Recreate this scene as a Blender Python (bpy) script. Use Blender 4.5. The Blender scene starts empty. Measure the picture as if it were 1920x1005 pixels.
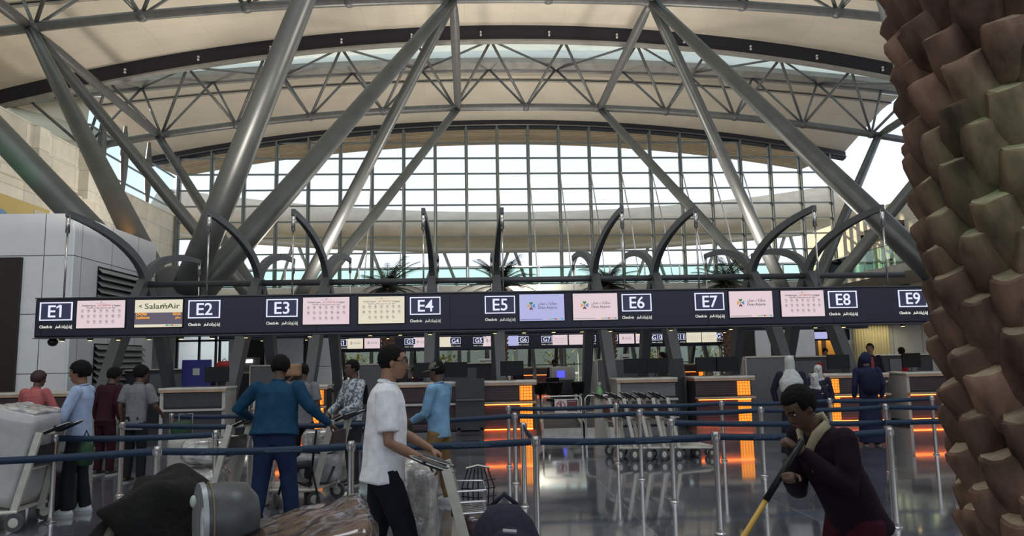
import bpy, bmesh, math, random
from mathutils import Vector, Matrix, Euler, noise
R = math.radians
PI = math.pi
random.seed(7)
SC = bpy.context.scene
COL = SC.collection
# ---------------------------------------------------------------- camera
CAM = Vector((0, 0, 1.67))
YAW, PITCH, ROLL = R(3.48), R(7.1), R(1.13)
f_ = Vector((math.sin(YAW)*math.cos(PITCH), math.cos(YAW)*math.cos(PITCH), math.sin(PITCH)))
r_ = Vector((math.cos(YAW), -math.sin(YAW), 0))
u_ = r_.cross(f_)
rt = r_*math.cos(ROLL) - u_*math.sin(ROLL)
up = r_*math.sin(ROLL) + u_*math.cos(ROLL)
cam = bpy.data.cameras.new('camera')
cam.sensor_width = 36
cam.lens = 1380/1920*36
cam.clip_end = 600
cam.clip_start = 0.05
co = bpy.data.objects.new('camera', cam)
co.matrix_world = Matrix(((rt.x, up.x, -f_.x, CAM.x), (rt.y, up.y, -f_.y, CAM.y), (rt.z, up.z, -f_.z, CAM.z), (0, 0, 0, 1)))
COL.objects.link(co)
SC.camera = co
# ---------------------------------------------------------------- sky, sun, exposure
SC.view_settings.view_transform = 'Standard'
SC.view_settings.look = 'None'
SC.view_settings.exposure = 0.0
SC.view_settings.gamma = 1
SC.view_settings.use_curve_mapping = False
w = bpy.data.worlds.new('sky')
SC.world = w
w.use_nodes = True
nt = w.node_tree
for n in list(nt.nodes): nt.nodes.remove(n)
tc = nt.nodes.new('ShaderNodeTexCoord')
sp = nt.nodes.new('ShaderNodeSeparateXYZ')
rp = nt.nodes.new('ShaderNodeValToRGB')
bg = nt.nodes.new('ShaderNodeBackground')
ou = nt.nodes.new('ShaderNodeOutputWorld')
nt.links.new(tc.outputs['Generated'], sp.inputs[0])
nt.links.new(sp.outputs['Z'], rp.inputs[0])
nt.links.new(rp.outputs[0], bg.inputs[0])
nt.links.new(bg.outputs[0], ou.inputs[0])
el = rp.color_ramp.elements
el[0].position = 0.0; el[0].color = (0.93, 0.95, 1.0, 1)
el[1].position = 1.0; el[1].color = (0.50, 0.66, 0.95, 1)
e = el.new(0.25); e.color = (0.78, 0.88, 1.0, 1)
bg.inputs[1].default_value = 1.3
def light(name, kind, loc, energy, col=(1, 1, 1), rot=(0, 0, 0), size=1.0, size_y=None, spot=None, blend=0.5):
    l = bpy.data.lights.new(name, kind)
    l.energy = energy; l.color = col
    if kind == 'AREA':
        l.shape = 'RECTANGLE'; l.size = size; l.size_y = size_y or size
    elif kind == 'SPOT':
        l.spot_size = spot; l.spot_blend = blend; l.shadow_soft_size = size
    elif kind == 'SUN': l.angle = size
    else: l.shadow_soft_size = size
    o = bpy.data.objects.new(name, l)
    o.location = loc; o.rotation_euler = rot
    COL.objects.link(o)
    return o
# low evening sun raking in through the far facade onto the right hand stone wall
sd = Vector((0.80, -0.34, -0.20)).normalized()
s = light('sun', 'SUN', (0, 0, 60), 5.0, (1.0, 0.80, 0.52), size=R(0.6))
s.rotation_euler = sd.to_track_quat('-Z', 'Y').to_euler()
# fill lights without fixtures, added in mid-air to brighten the vault
for i, (x, y, p) in enumerate([(-7.2, 18.4, 760), (2.2, 18.4, 760), (11.4, 18.4, 760), (-6, 36, 1100), (4, 36, 1100), (14, 36, 1100), (4, 49, 850), (-16, 44, 760)]):
    light('vault_fill', 'AREA', (x, y, 5.3), p, (1.0, 0.93, 0.82), (PI, 0, 0), 1.6, 5.0 if False else 1.6)
for x in (-5, 6):
    light('hall_fill', 'AREA', (x, 6.5, 17.5), 450, (.86, .92, 1.0), (0, 0, 0), 5, 5)  # added overhead fill to lift floor and foreground, no fixture modelled
# small orange spotlights at the feet of the tree columns
for x, y, z, tx, ty, tz, p in ((-11.9, 26.4, 5.9, -13.4, 28.2, 9.0, 500), (-8.7, 26.6, 5.0, -7.4, 28.2, 8.6, 420), (-8.4, 39.2, 4.2, -10.6, 43, 8, 260), (16.9, 39.2, 4.2, 20.2, 43.0, 8, 300), (20.2, 39.4, 4.2, 16.8, 43, 8, 200)):
    o = light('column_spotlight', 'SPOT', (x, y, z), p, (1.0, .38, .05), size=.06, spot=R(55), blend=.7)
    o.rotation_euler = (Vector((tx, ty, tz))-Vector((x, y, z))).to_track_quat('-Z', 'Y').to_euler()
# green architectural spotlights
for a_, b_, p, sz in (((-3.0, -4.0, 5.5), (1.78, 2.2, 2.32), 500, 5.5), ((-13.2, 21.5, 6.0), (-14.6, 23.6, 9.2), 160, 60), ((-13.0, 24.5, 6.0), (-14.4, 28.5, 10.5), 220, 45)):
    o = light('green_spotlight', 'SPOT', a_, p, (.12, 1.0, .38), size=.05, spot=R(sz), blend=1.0)
    o.rotation_euler = (Vector(b_)-Vector(a_)).to_track_quat('-Z', 'Y').to_euler()
# ---------------------------------------------------------------- helpers
def tag(o, label=None, cat=None, group=None, kind=None):
    if label: o['label'] = label
    if cat: o['category'] = cat
    if group: o['group'] = group
    if kind: o['kind'] = kind
    return o
def thing(name, label, cat, loc=(0, 0, 0), rz=0, group=None):
    o = bpy.data.objects.new(name, None)
    o.empty_display_size = 0.1
    COL.objects.link(o)
    o.location = loc; o.rotation_euler = (0, 0, rz)
    return tag(o, label, cat, group)
class MB:
    def __init__(self): self.v = []; self.f = []; self.m = []; self.mi = 0
    def add(self, vs, fs):
        b = len(self.v)
        self.v += [tuple(x) for x in vs]
        self.f += [tuple(b+i for i in f) for f in fs]
        self.m += [self.mi]*len(fs)
        return self
    def box(self, x0, x1, y0, y1, z0, z1, M=None):
        vs = [(x, y, z) for z in (z0, z1) for y in (y0, y1) for x in (x0, x1)]
        if M is not None: vs = [M @ Vector(v) for v in vs]
        return self.add(vs, [(0, 2, 3, 1), (4, 5, 7, 6), (0, 1, 5, 4), (2, 6, 7, 3), (0, 4, 6, 2), (1, 3, 7, 5)])
    def rbox(self, x0, x1, y0, y1, z0, z1, r=0.02, M=None, n=3):
        # box with rounded vertical edges and chamfered top and bottom
        pts = []
        for cx, cy, a0 in ((x1-r, y1-r, 0), (x0+r, y1-r, 90), (x0+r, y0+r, 180), (x1-r, y0+r, 270)):
            for k in range(n+1):
                a = R(a0+90*k/n); pts.append((cx, cy, math.cos(a), math.sin(a)))
        rings = [(z0, 0.4), (z0+r*.4, 0.85), (z0+r, 1.0), (z1-r, 1.0), (z1-r*.4, 0.85), (z1, 0.4)]
        vs = [(cx+r*s_*c, cy+r*s_*s2, z) for z, s_ in rings for cx, cy, c, s2 in pts]
        if M is not None: vs = [M @ Vector(v) for v in vs]
        k = len(pts); fs = [tuple(range(k))[::-1], tuple(range(5*k, 6*k))]
        for a in range(5):
            for b in range(k): fs.append((a*k+b, a*k+(b+1) % k, (a+1)*k+(b+1) % k, (a+1)*k+b))
        return self.add(vs, fs)
    def tube(self, pts, rads, n=10, caps=True, flat=None, M=None):
        # swept tube; rads number or list; flat=(a, b, upvector) gives an elliptic or rectangular section
        pts = [Vector(p) for p in pts]
        if not hasattr(rads, '__len__'): rads = [rads]*len(pts)
        k = len(pts); vs = []; prev = None
        for i, p in enumerate(pts):
            t = (pts[min(i+1, k-1)]-pts[max(i-1, 0)]).normalized()
            if prev is None:
                ref = Vector(flat[2]) if flat else (Vector((0, 0, 1)) if abs(t.z) < 0.9 else Vector((1, 0, 0)))
            else: ref = prev
            b = t.cross(ref).normalized(); a = b.cross(t).normalized(); prev = a
            sa, sb = (flat[0], flat[1]) if flat else (1, 1)
            for j in range(n):
                th = 2*PI*(j+0.5)/n
                c, s_ = math.cos(th), math.sin(th)
                if flat and n == 4: c, s_ = (1 if c > 0 else -1), (1 if s_ > 0 else -1)
                vs.append(p+(a*c*sa+b*s_*sb)*rads[i])
        fs = [(i*n+j, i*n+(j+1) % n, (i+1)*n+(j+1) % n, (i+1)*n+j) for i in range(k-1) for j in range(n)]
        if caps: fs += [tuple(range(n))[::-1], tuple((k-1)*n+j for j in range(n))]
        if M is not None: vs = [M @ v for v in vs]
        return self.add(vs, fs)
    def lathe(self, prof, n=20, M=None, close=True):
        vs = [(r*math.cos(2*PI*j/n), r*math.sin(2*PI*j/n), z) for r, z in prof for j in range(n)]
        if M is not None: vs = [M @ Vector(v) for v in vs]
        k = len(prof)
        fs = [(i*n+j, i*n+(j+1) % n, (i+1)*n+(j+1) % n, (i+1)*n+j) for i in range(k-1) for j in range(n)]
        if close: fs += [tuple(range(n))[::-1], tuple((k-1)*n+j for j in range(n))]
        return self.add(vs, fs)
    def ball(self, c, rx, ry=None, rz=None, n=12, m=8, M=None):
        ry = ry or rx; rz = rz or rx
        prof = [(max(math.sin(PI*i/m), 0.02), -math.cos(PI*i/m)) for i in range(m+1)]
        T = Matrix.Translation(Vector(c)) @ Matrix.Diagonal((rx, ry, rz, 1))
        if M is not None: T = M @ T
        return self.lathe(prof, n, T)
    def rings(self, rs, n=18, M=None, p=2.0):
        # rs: (cx, cy, cz, rx, ry) horizontal superellipse rings stacked in z
        vs = []
        for cx, cy, cz, rx, ry in rs:
            for j in range(n):
                a = 2*PI*j/n; c, s_ = math.cos(a), math.sin(a)
                vs.append((cx+rx*math.copysign(abs(c)**(2/p), c), cy+ry*math.copysign(abs(s_)**(2/p), s_), cz))
        if M is not None: vs = [M @ Vector(v) for v in vs]
        k = len(rs)
        fs = [(i*n+j, i*n+(j+1) % n, (i+1)*n+(j+1) % n, (i+1)*n+j) for i in range(k-1) for j in range(n)]
        fs += [tuple(range(n))[::-1], tuple((k-1)*n+j for j in range(n))]
        return self.add(vs, fs)
    def prism(self, poly, h0, h1, M=None):
        # poly (x, z) outline extruded along y from h0 to h1
        k = len(poly)
        vs = [(x, h0, z) for x, z in poly]+[(x, h1, z) for x, z in poly]
        if M is not None: vs = [M @ Vector(v) for v in vs]
        return self.add(vs, [tuple(range(k)), tuple(range(2*k-1, k-1, -1))]+[(j, j+k, (j+1) % k+k, (j+1) % k) for j in range(k)])
    def mesh(self, name, mats, smooth=False):
        me = bpy.data.meshes.new(name)
        me.from_pydata(self.v, [], self.f)
        mats = mats if isinstance(mats, (list, tuple)) else [mats]
        for m in mats: me.materials.append(m)
        for p, i in zip(me.polygons, self.m): p.material_index = min(i, len(mats)-1)
        me.update()
        if smooth: me.shade_smooth()
        return me
    def build(self, name, mats, parent=None, smooth=False, loc=None):
        if smooth == 'auto':
            me = self.mesh(name, mats, True)
            bm = bmesh.new(); bm.from_mesh(me)
            bmesh.ops.recalc_face_normals(bm, faces=bm.faces)
            for ed in bm.edges:
                if len(ed.link_faces) != 2 or ed.calc_face_angle(0) > R(38): ed.smooth = False
            bm.to_mesh(me); bm.free()
        else: me = self.mesh(name, mats, smooth)
        o = bpy.data.objects.new(name, me)
        COL.objects.link(o)
        if parent: o.parent = parent
        if loc: o.location = loc
        return o
def struct(o): o['kind'] = 'structure'; return o
def copy_tree(o, parent=None):
    c = o.copy(); COL.objects.link(c)
    if parent: c.parent = parent
    for ch in list(o.children): copy_tree(ch, c)
    return c
# ---------------------------------------------------------------- materials
MATS = {}
def mat(name, col, rough=0.5, metal=0.0, nscale=0, namt=0.15, bump=0.0, emit=0, ecol=None, spec=0.5, coat=0, sheen=0, trans=0, stretch=None):
    if name in MATS: return MATS[name]
    m = bpy.data.materials.new(name); m.use_nodes = True
    nt = m.node_tree; b = nt.nodes['Principled BSDF']
    b.inputs['Base Color'].default_value = (*col, 1)
    b.inputs['Roughness'].default_value = rough
    b.inputs['Metallic'].default_value = metal
    b.inputs['Specular IOR Level'].default_value = spec
    if coat: b.inputs['Coat Weight'].default_value = coat; b.inputs['Coat Roughness'].default_value = 0.08
    if sheen: b.inputs['Sheen Weight'].default_value = sheen
    if emit:
        b.inputs['Emission Color'].default_value = (*(ecol or col), 1)
        b.inputs['Emission Strength'].default_value = emit
    if nscale:
        t = nt.nodes.new('ShaderNodeTexCoord'); mp = nt.nodes.new('ShaderNodeMapping')
        if stretch: mp.inputs['Scale'].default_value = stretch
        nz = nt.nodes.new('ShaderNodeTexNoise'); nz.inputs['Scale'].default_value = nscale; nz.inputs['Detail'].default_value = 4
        nt.links.new(t.outputs['Object'], mp.inputs[0]); nt.links.new(mp.outputs[0], nz.inputs[0])
        mr = nt.nodes.new('ShaderNodeMapRange')
        mr.inputs[1].default_value = 0.3; mr.inputs[2].default_value = 0.7
        mr.inputs[3].default_value = 1-namt; mr.inputs[4].default_value = 1+namt
        nt.links.new(nz.outputs[0], mr.inputs[0])
        vm = nt.nodes.new('ShaderNodeVectorMath'); vm.operation = 'SCALE'
        vm.inputs[0].default_value = col
        nt.links.new(mr.outputs[0], vm.inputs['Scale'])
        nt.links.new(vm.outputs[0], b.inputs['Base Color'])
        if bump:
            bp = nt.nodes.new('ShaderNodeBump'); bp.inputs['Strength'].default_value = bump; bp.inputs['Distance'].default_value = 0.02
            nt.links.new(nz.outputs[0], bp.inputs['Height']); nt.links.new(bp.outputs[0], b.inputs['Normal'])
    MATS[name] = m
    return m
def tiles(name, col, mortar, w, h, gap, rough, coord='Object', rot=(0, 0, 0), namt=0.1, offset=0.0, spec=0.5, vary=0.12, nscale=2.0, roughvar=0):
    m = bpy.data.materials.new(name); m.use_nodes = True
    nt = m.node_tree; b = nt.nodes['Principled BSDF']
    b.inputs['Roughness'].default_value = rough; b.inputs['Specular IOR Level'].default_value = spec
    t = nt.nodes.new('ShaderNodeTexCoord'); mp = nt.nodes.new('ShaderNodeMapping'); mp.inputs['Rotation'].default_value = rot
    br = nt.nodes.new('ShaderNodeTexBrick'); br.offset = offset; br.squash = 1
    br.inputs['Scale'].default_value = 1; br.inputs['Brick Width'].default_value = w; br.inputs['Row Height'].default_value = h
    br.inputs['Mortar Size'].default_value = gap; br.inputs['Mortar Smooth'].default_value = 0.1
    br.inputs['Color1'].default_value = (*[c*(1-vary) for c in col], 1); br.inputs['Color2'].default_value = (*[c*(1+vary) for c in col], 1)
    br.inputs['Mortar'].default_value = (*mortar, 1)
    nz = nt.nodes.new('ShaderNodeTexNoise'); nz.inputs['Scale'].default_value = nscale; nz.inputs['Detail'].default_value = 6
    mr = nt.nodes.new('ShaderNodeMapRange'); mr.inputs[1].default_value = 0.3; mr.inputs[2].default_value = 0.7; mr.inputs[3].default_value = 1-namt; mr.inputs[4].default_value = 1+namt
    vm = nt.nodes.new('ShaderNodeVectorMath'); vm.operation = 'SCALE'
    L = nt.links.new
    L(t.outputs[coord], mp.inputs[0]); L(mp.outputs[0], br.inputs[0]); L(mp.outputs[0], nz.inputs[0])
    L(nz.outputs[0], mr.inputs[0]); L(br.outputs[0], vm.inputs[0]); L(mr.outputs[0], vm.inputs['Scale']); L(vm.outputs[0], b.inputs['Base Color'])
    if roughvar:
        r2 = nt.nodes.new('ShaderNodeMapRange'); r2.inputs[1].default_value = 0.35; r2.inputs[2].default_value = 0.65
        r2.inputs[3].default_value = rough; r2.inputs[4].default_value = rough+roughvar
        L(nz.outputs[0], r2.inputs[0]); L(r2.outputs[0], b.inputs['Roughness'])
    MATS[name] = m
    return m
def glassmat(name, tint=(1, 1, 1), refl=0.08, rough=0.02):
    m = bpy.data.materials.new(name); m.use_nodes = True
    nt = m.node_tree
    for n in list(nt.nodes): nt.nodes.remove(n)
    tr = nt.nodes.new('ShaderNodeBsdfTransparent'); tr.inputs[0].default_value = (*tint, 1)
    gl = nt.nodes.new('ShaderNodeBsdfGlossy'); gl.inputs['Roughness'].default_value = rough
    lw = nt.nodes.new('ShaderNodeLayerWeight'); lw.inputs[0].default_value = refl*2
    mx = nt.nodes.new('ShaderNodeMixShader'); o = nt.nodes.new('ShaderNodeOutputMaterial')
    nt.links.new(lw.outputs['Fresnel'], mx.inputs[0]); nt.links.new(tr.outputs[0], mx.inputs[1]); nt.links.new(gl.outputs[0], mx.inputs[2]); nt.links.new(mx.outputs[0], o.inputs[0])
    MATS[name] = m
    return m
STEEL = mat('painted_steel', (0.115, 0.118, 0.12), 0.42, 0.35, 3, 0.12)
STEELD = mat('dark_painted_steel', (0.085, 0.088, 0.095), 0.45, 0.3, 3, 0.12)
CHROME = mat('brushed_stainless', (0.62, 0.60, 0.60), 0.22, 1.0, 20, 0.08, stretch=(1, 1, 0.05))
SOFFIT = tiles('vault_panels', (0.62, 0.56, 0.47), (0.50, 0.45, 0.38), 3.0, 1.4, 0.012, 0.6, namt=0.06, vary=0.03, nscale=0.5)
BLACKGAP = mat('black_louvre', (0.008, 0.009, 0.018), 0.5, 0, 8, 0.3)
LEDGE = mat('grey_gutter_beam', (0.26, 0.25, 0.235), 0.55, 0, 2, 0.1)
FLOOR = tiles('polished_dark_granite', (0.105, 0.110, 0.130), (0.26, 0.27, 0.29), 1.75, 1.6, 0.008, 0.06, namt=0.35, vary=0.15, nscale=1.2, spec=0.9, roughvar=0.07)
FLOOR.node_tree.nodes['Principled BSDF'].inputs['Coat Weight'].default_value = .8
FLOOR.node_tree.nodes['Principled BSDF'].inputs['Coat Roughness'].default_value = .05
STONE = tiles('beige_stone_cladding', (0.70, 0.66, 0.57), (0.30, 0.28, 0.24), 2.4, 1.2, 0.012, 0.7, rot=(0, PI/2, PI/2), namt=0.08)
WHITEP = tiles('white_wall_panels', (0.80, 0.81, 0.84), (0.12, 0.12, 0.13), 1.6, 1.55, 0.012, 0.5, rot=(PI/2, 0, 0), namt=0.04, vary=0.03)
WHITEPS = tiles('white_wall_panels_skylit', (0.82, 0.84, 0.88), (0.12, 0.12, 0.13), 1.7, 1.55, 0.012, 0.5, rot=(0, PI/2, PI/2), namt=0.04, vary=0.03)  # side copy is lighter and bluer: skylight put into the colour
GLASS = glassmat('clear_glass', (0.97, 0.99, 0.99), 0.04)
GLASSG = glassmat('green_tinted_glass', (0.80, 0.94, 0.88), 0.06)
SKYG = glassmat('frosted_skylight', (0.66, 0.80, 0.72), 0.05)
_n = SKYG.node_tree; _t = _n.nodes.new('ShaderNodeBsdfTranslucent'); _t.inputs[0].default_value = (.96, .96, .74, 1)
_m = _n.nodes.new('ShaderNodeMixShader'); _m.inputs[0].default_value = .65; _o = [q for q in _n.nodes if q.type == 'OUTPUT_MATERIAL'][0]; _s = _o.inputs[0].links[0].from_socket
_n.links.new(_s, _m.inputs[1]); _n.links.new(_t.outputs[0], _m.inputs[2]); _n.links.new(_m.outputs[0], _o.inputs[0])
NAVY = mat('navy_sign_housing', (0.012, 0.014, 0.035), 0.35, 0.2, 4, 0.1)
BLACK = mat('black_plastic', (0.007, 0.007, 0.008), 0.4, 0, 10, 0.1, spec=.3)
# ================================================================ THE HALL
X0 = 4.0
def arc(x, zc, Rr): return zc-(x-X0)**2/(2*Rr)
XL, XR, YF = -22.7, 30.7, 58.0
# floor
mb = MB(); mb.box(-60, 80, -14, 64, -0.3, 0)
struct(mb.build('floor', FLOOR))
# ---- vault shells: stations (y, zc, R) swept across x
xs = [-41+2*i for i in range(38)]
xr = [-25.6+1.9*i for i in range(31)]
def sweep(mb, prof, xs=xs):
    k = len(xs)
    vs = [(x, y, arc(x, z, Rr)) for y, z, Rr in prof for x in xs]
    fs = [(i*k+j, i*k+j+1, (i+1)*k+j+1, (i+1)*k+j) for i in range(len(prof)-1) for j in range(k-1)]
    mb.add(vs, fs)
soff = MB(); gap = MB(); led = MB(); sky = MB()
for b in (-4, -3, -2, -1, 0, 1):
    y = 44+14*(b-1) if b != 1 else 44
    e_z, e_r = (20.95, 137) if b == 1 else (22.58, 117)
    z0 = 21.6 
    sweep(gap, [(y-0.02, 22.6, 117), (y, 22.58, 117), (y+0.02, 21.62, 117)])
    sweep(led, [(y, 21.62, 117), (y-0.15, 21.60, 117), (y-0.15, 21.48, 117), (y+0.3, 21.46, 117)])
    sweep(soff, [(y+0.3, 21.46, 117), (y+0.75, 21.85, 119)])
    sweep(soff, [(y+0.75, 21.85, 119), (y+0.75, 23.0, 119)])
    sweep(sky, [(y+0.8, 22.05, 119), (y+4.6, 22.4, 230)])
    sweep(led, [(y+4.6, 22.7, 230), (y+4.6, 22.05, 235), (y+5.5, 21.66, 235), (y+5.62, 21.72, 235)])
    sweep(soff, [(y+5.6, 21.72, 230), (y+8, 21.75, 200) if b == 1 else (y+8, 22.0, 180), (y+14, e_z, e_r)], xr if b == 1 else xs)
    sweep(gap, [(y+6.62, 21.60, 225), (y+6.68, 21.56, 225)], xr if b == 1 else xs); sweep(led, [(y+6.72, 21.58, 225), (y+6.95, 21.60, 225)], xr if b == 1 else xs); sweep(gap, [(y+6.97, 21.58, 225), (y+7.02, 21.58, 225)], xr if b == 1 else xs)
ceil = struct(soff.build('ceiling', SOFFIT, smooth=True))
# dark gap, gutter beams, skylight strips belong to the ceiling
o = gap.build('louvre_gap', BLACKGAP, ceil); o = led.build('gutter_beam', LEDGE, ceil); o = sky.build('skylight_glazing', SKYG, ceil)
# outer roof skin and eave beyond the facade
rf = MB()
for b in (-4, -3, -2, -1, 0, 1):
    y = 44+14*(b-1)
    if b == 1:
        sweep(rf, [(y+4.6, 23.2, 230), (y+5.6, 23.2, 200), (y+14, 23.4, 130), (y+14.75, 23.2, 119)], xr); continue
    sweep(rf, [(y+5.6, 23.2, 200), (y+14, 23.4, 130), (y+14.75, 23.2, 119)])
    sweep(rf, [(y+4.9, 23.2, 230), (y+5.6, 23.2, 230)])
struct(rf.build('trim_1', SOFFIT))
mb = MB(); sweep(mb, xs=xr, prof=[(58.2, 21.0, 137), (60, 21.1, 142), (66, 21.4, 150), (66, 21.9, 150), (58.2, 22.4, 137)])
EAVE = tiles('slatted_eave_soffit', (0.50, 0.36, 0.22), (0.16, 0.11, 0.07), 60, 0.55, 0.06, 0.7, namt=0.1)
struct(mb.build('trim_2', EAVE))
# small fittings along the dark band
def_f = mat('small_white_fitting', (0.7, 0.7, 0.72), 0.4)
fit = MB()
for yb, zc, Rr, xsf in ((43.95, 22.0, 117, [-20.5+4.3*i for i in range(12)]), (57.9, 20.75, 137, [-19+4.4*i for i in range(11)])):
    for x in xsf:
        z = arc(x, zc, Rr); fit.box(x-.05, x+.05, yb-.12, yb, z-.16, z-.05); fit.box(x-.05, x+.05, yb-.12, yb, z+.03, z+.12)
fit.build('gap_spotlight', def_f, ceil)['kind'] = 'stuff'
mb = MB(); mb.box(-23, 31, -14.6, -14, 0, 3.0); struct(mb.build('wall_back_blocker', mat('pale_back_wall', (.42, .41, .38), .6, 0, 2, .1)))  # unseen low wall, added to hold back light from behind the camera
# ---- facade glass wall
FAC = MB(); z_sill = 0.1
mull = [-22.5+2.5*i for i in range(22)]
win = MB()
k = [x*1.0 for x in mull]
for i in range(len(k)-1):
    a, b = k[i], k[i+1]
    win.add([(a, YF+.1, 0.2), (b, YF+.1, 0.2), (b, YF+.1, arc(b, 20.35, 137)), (a, YF+.1, arc(a, 20.35, 137))], [(0, 1, 2, 3)])
wf = struct(win.build('window_1', GLASS))
FACS = mat('facade_steel', (0.17, 0.19, 0.19), 0.4, 0.5, 3, 0.1)
for x in mull:
    z = arc(x, 20.9, 137)
    m = MB(); m.box(x-.13, x+.13, YF-.25, YF+.05, 0, z); m.box(x-.06, x+.06, YF-.45, YF-.2, 0.5, z-.3)
    m.build('mullion', FACS, wf)
    if -8 < x < 24:
        # slender bow rod in front of the lower facade
        off = (x-X0)*0.035+0.0
        m = MB(); m.tube([(x, YF-.5, 16.6), (x+off+.25, YF-1.1, 12), (x+off*2+.35, YF-1.5, 7.2)], .045, 6); m.build('bow_rod', CHROME, wf)
m = MB()
for i in range(15):
    z = 19.15-1.28*i
    if z < 0.5: break
    half = math.sqrt(max(0, (20.6-z)*2*137)); x0, x1 = max(-22.5, X0-half), min(30, X0+half)
    m.box(x0, x1, YF-.2, YF+.1, z-.042, z+.042)
m.build('transom', FACS, wf)
m = MB(); sweep(m, xs=xr, prof=[(YF-.35, 20.98, 137), (YF-.35, 20.42, 137), (YF+.2, 20.35, 137), (YF+.2, 20.95, 137)]); m.build('head_frame', BLACKGAP, wf)
m = MB(); sweep(m, xs=xr, prof=[(YF-.45, 20.62, 137), (YF-.5, 20.56, 137), (YF-.45, 20.5, 137)]); m.build('head_rail', STEEL, wf)
# ---- side walls
mb = MB(); mb.box(XL-.6, XL, -14, 58.2, 0, 13.3)
wl = struct(mb.build('wall_left', STONE))
m = MB()
for i in range(3): m.box(XL-.05, XL+.02, 51.7-1.1*i-.25, 51.7-1.1*i+.2, 9.8, 11.7)
m.build('slot_opening', mat('slot_dark', (.1, .08, .06), .8), wl)
mb = MB(); mb.box(XL-.7, XL-.05, -14, 43.6, 13.2, 14.5); mb.box(XL-.75, XL+.55, 43.6, 44.8, 11.5, 14.3); mb.box(XL-.3, XL+.25, -14, 43.6, 11.2, 11.6)
for q in range(7): mb.box(XL-.2, XL+.3, 8+6.2*q, 8.9+6.2*q, 11.6, 14.4)
m2 = mb.build('trim_3', STONE); struct(m2)
# sloping closing soffit of the vault at the left edge
m = MB()
m.add([(-24.2, -14, 14.4), (-24.2, 44, 14.4), (-22.9, 47, 15.6), (-23.2, 50, 17.2), (-31, 50, 19.5), (-31, -14, 19.5), (-26.0, 50, 15.0), (-24.6, 48.6, 14.3)], [(0, 1, 4, 5), (1, 2, 3, 4), (1, 7, 6, 2), (2, 6, 3)])
m.add([(-25.6, 50.2, 20.6), (-41, 50.2, 18.0), (-41, 50.2, 13), (-26.0, 50.2, 15.0)], [(0, 1, 2, 3)]); m.add([(-25.4, 49.4, 20.3), (-41, 49.4, 17.2), (-41, 50.4, 17.2), (-25.4, 50.4, 20.3)], [(0, 1, 2, 3)])
struct(m.build('trim_4', SOFFIT))
m = MB(); m.box(-24.6, -23.6, 44.6, 46.6, 14.0, 14.4); struct(m.build('trim_11', BLACKGAP))
mu = thing('wall_mural', 'painted mural with blue and purple round shapes on the left stone wall', 'mural', (XL+.02, 38.3, 8.0))
m = MB(); m.box(0, .03, -4, 2.4, 0, 2.2); m.build('yellow_ground', mat('mural_ochre', (.55, .42, .16), .7), mu)
m = MB(); m.box(.03, .05, 1.0, 3.4, 0, 2.0); m.build('pale_ground', mat('mural_cream', (.55, .50, .40), .7), mu)
for (yy, zz, rr, c) in ((-1.7, .7, .75, 'blue'), (-.4, .6, .85, 'plum'), (-.4, .6, .45, 'cream'), (1.6, .7, .30, 'grey'), (2.2, .7, .30, 'slate')):
    cc = {'blue': (.16, .30, .50), 'plum': (.20, .10, .20), 'cream': (.45, .40, .40), 'grey': (.25, .25, .28), 'slate': (.16, .17, .22)}[c]
    m = MB(); m.lathe([(rr, 0), (rr, .02)], 24, Matrix.Translation((.05+(.02 if c == 'cream' else 0), yy, zz)) @ Matrix.Rotation(PI/2, 4, 'Y')); m.build('round_shape', mat('mural_'+c+'_paint', cc, .7), mu)
# clerestory above the left wall
m = MB(); m.add([(XL-.3, 44.8, 13.3), (XL-.3, 58, 13.3), (XL-.3, 58, 17.6), (XL-.3, 44.8, 17.6)], [(0, 1, 2, 3)])
wc = struct(m.build('window_2', glassmat('sky_blue_tint_glass', (0.80, 0.90, 0.98), 0.05)))  # the sky's blue is put into the glass tint
for i, y in enumerate((46.5, 49.5, 53.2)):
    m = MB(); m.tube([(XL-.2, y, 13.2+4.6*t/8) for t in range(9)], [0.1+.16*math.sin(PI*t/8) for t in range(9)], 8); m.build('mullion', STEEL, wc)
m = MB()
for z in (13.9, 15.2, 16.4): m.box(XL-.25, XL-.15, 44.8, 58, z-.05, z+.05)
m.build('transom', FACS, wc)
# right wall
mb = MB(); mb.box(XR, XR+.6, -14, 64, 0, 12.4)
wr = struct(mb.build('wall_right', STONE))
# portal and door on the gallery
m = MB()
for y0, y1, z0, z1 in ((49.3, 50.0, 6, 10.6), (53.8, 54.3, 6, 10.6), (49.3, 54.3, 10.0, 10.9)):
    m.box(XR-.45, XR, y0, y1, z0, z1)
struct(m.build('trim_5', mat('dark_portal_frame', (.12, .10, .085), .5)))
m = MB(); m.box(XR-.08, XR, 51.2, 52.2, 6, 8.3)
dd = struct(m.build('door_1', mat('pale_door', (.55, .52, .44), .5)))
m = MB(); m.box(XR-.12, XR-.02, 51.1, 51.2, 6, 8.4); m.box(XR-.12, XR-.02, 52.2, 52.3, 6, 8.4); m.box(XR-.12, XR-.02, 51.1, 52.3, 8.3, 8.4); m.build('door_frame', mat('dark_portal_frame', (.12, .10, .085), .5), dd)
m = MB(); m.tube([(XR-.1, 51.35, 7.0), (XR-.2, 51.35, 7.0), (XR-.2, 51.55, 7.0)], .03, 6); m.build('door_handle', CHROME, dd)
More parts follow.
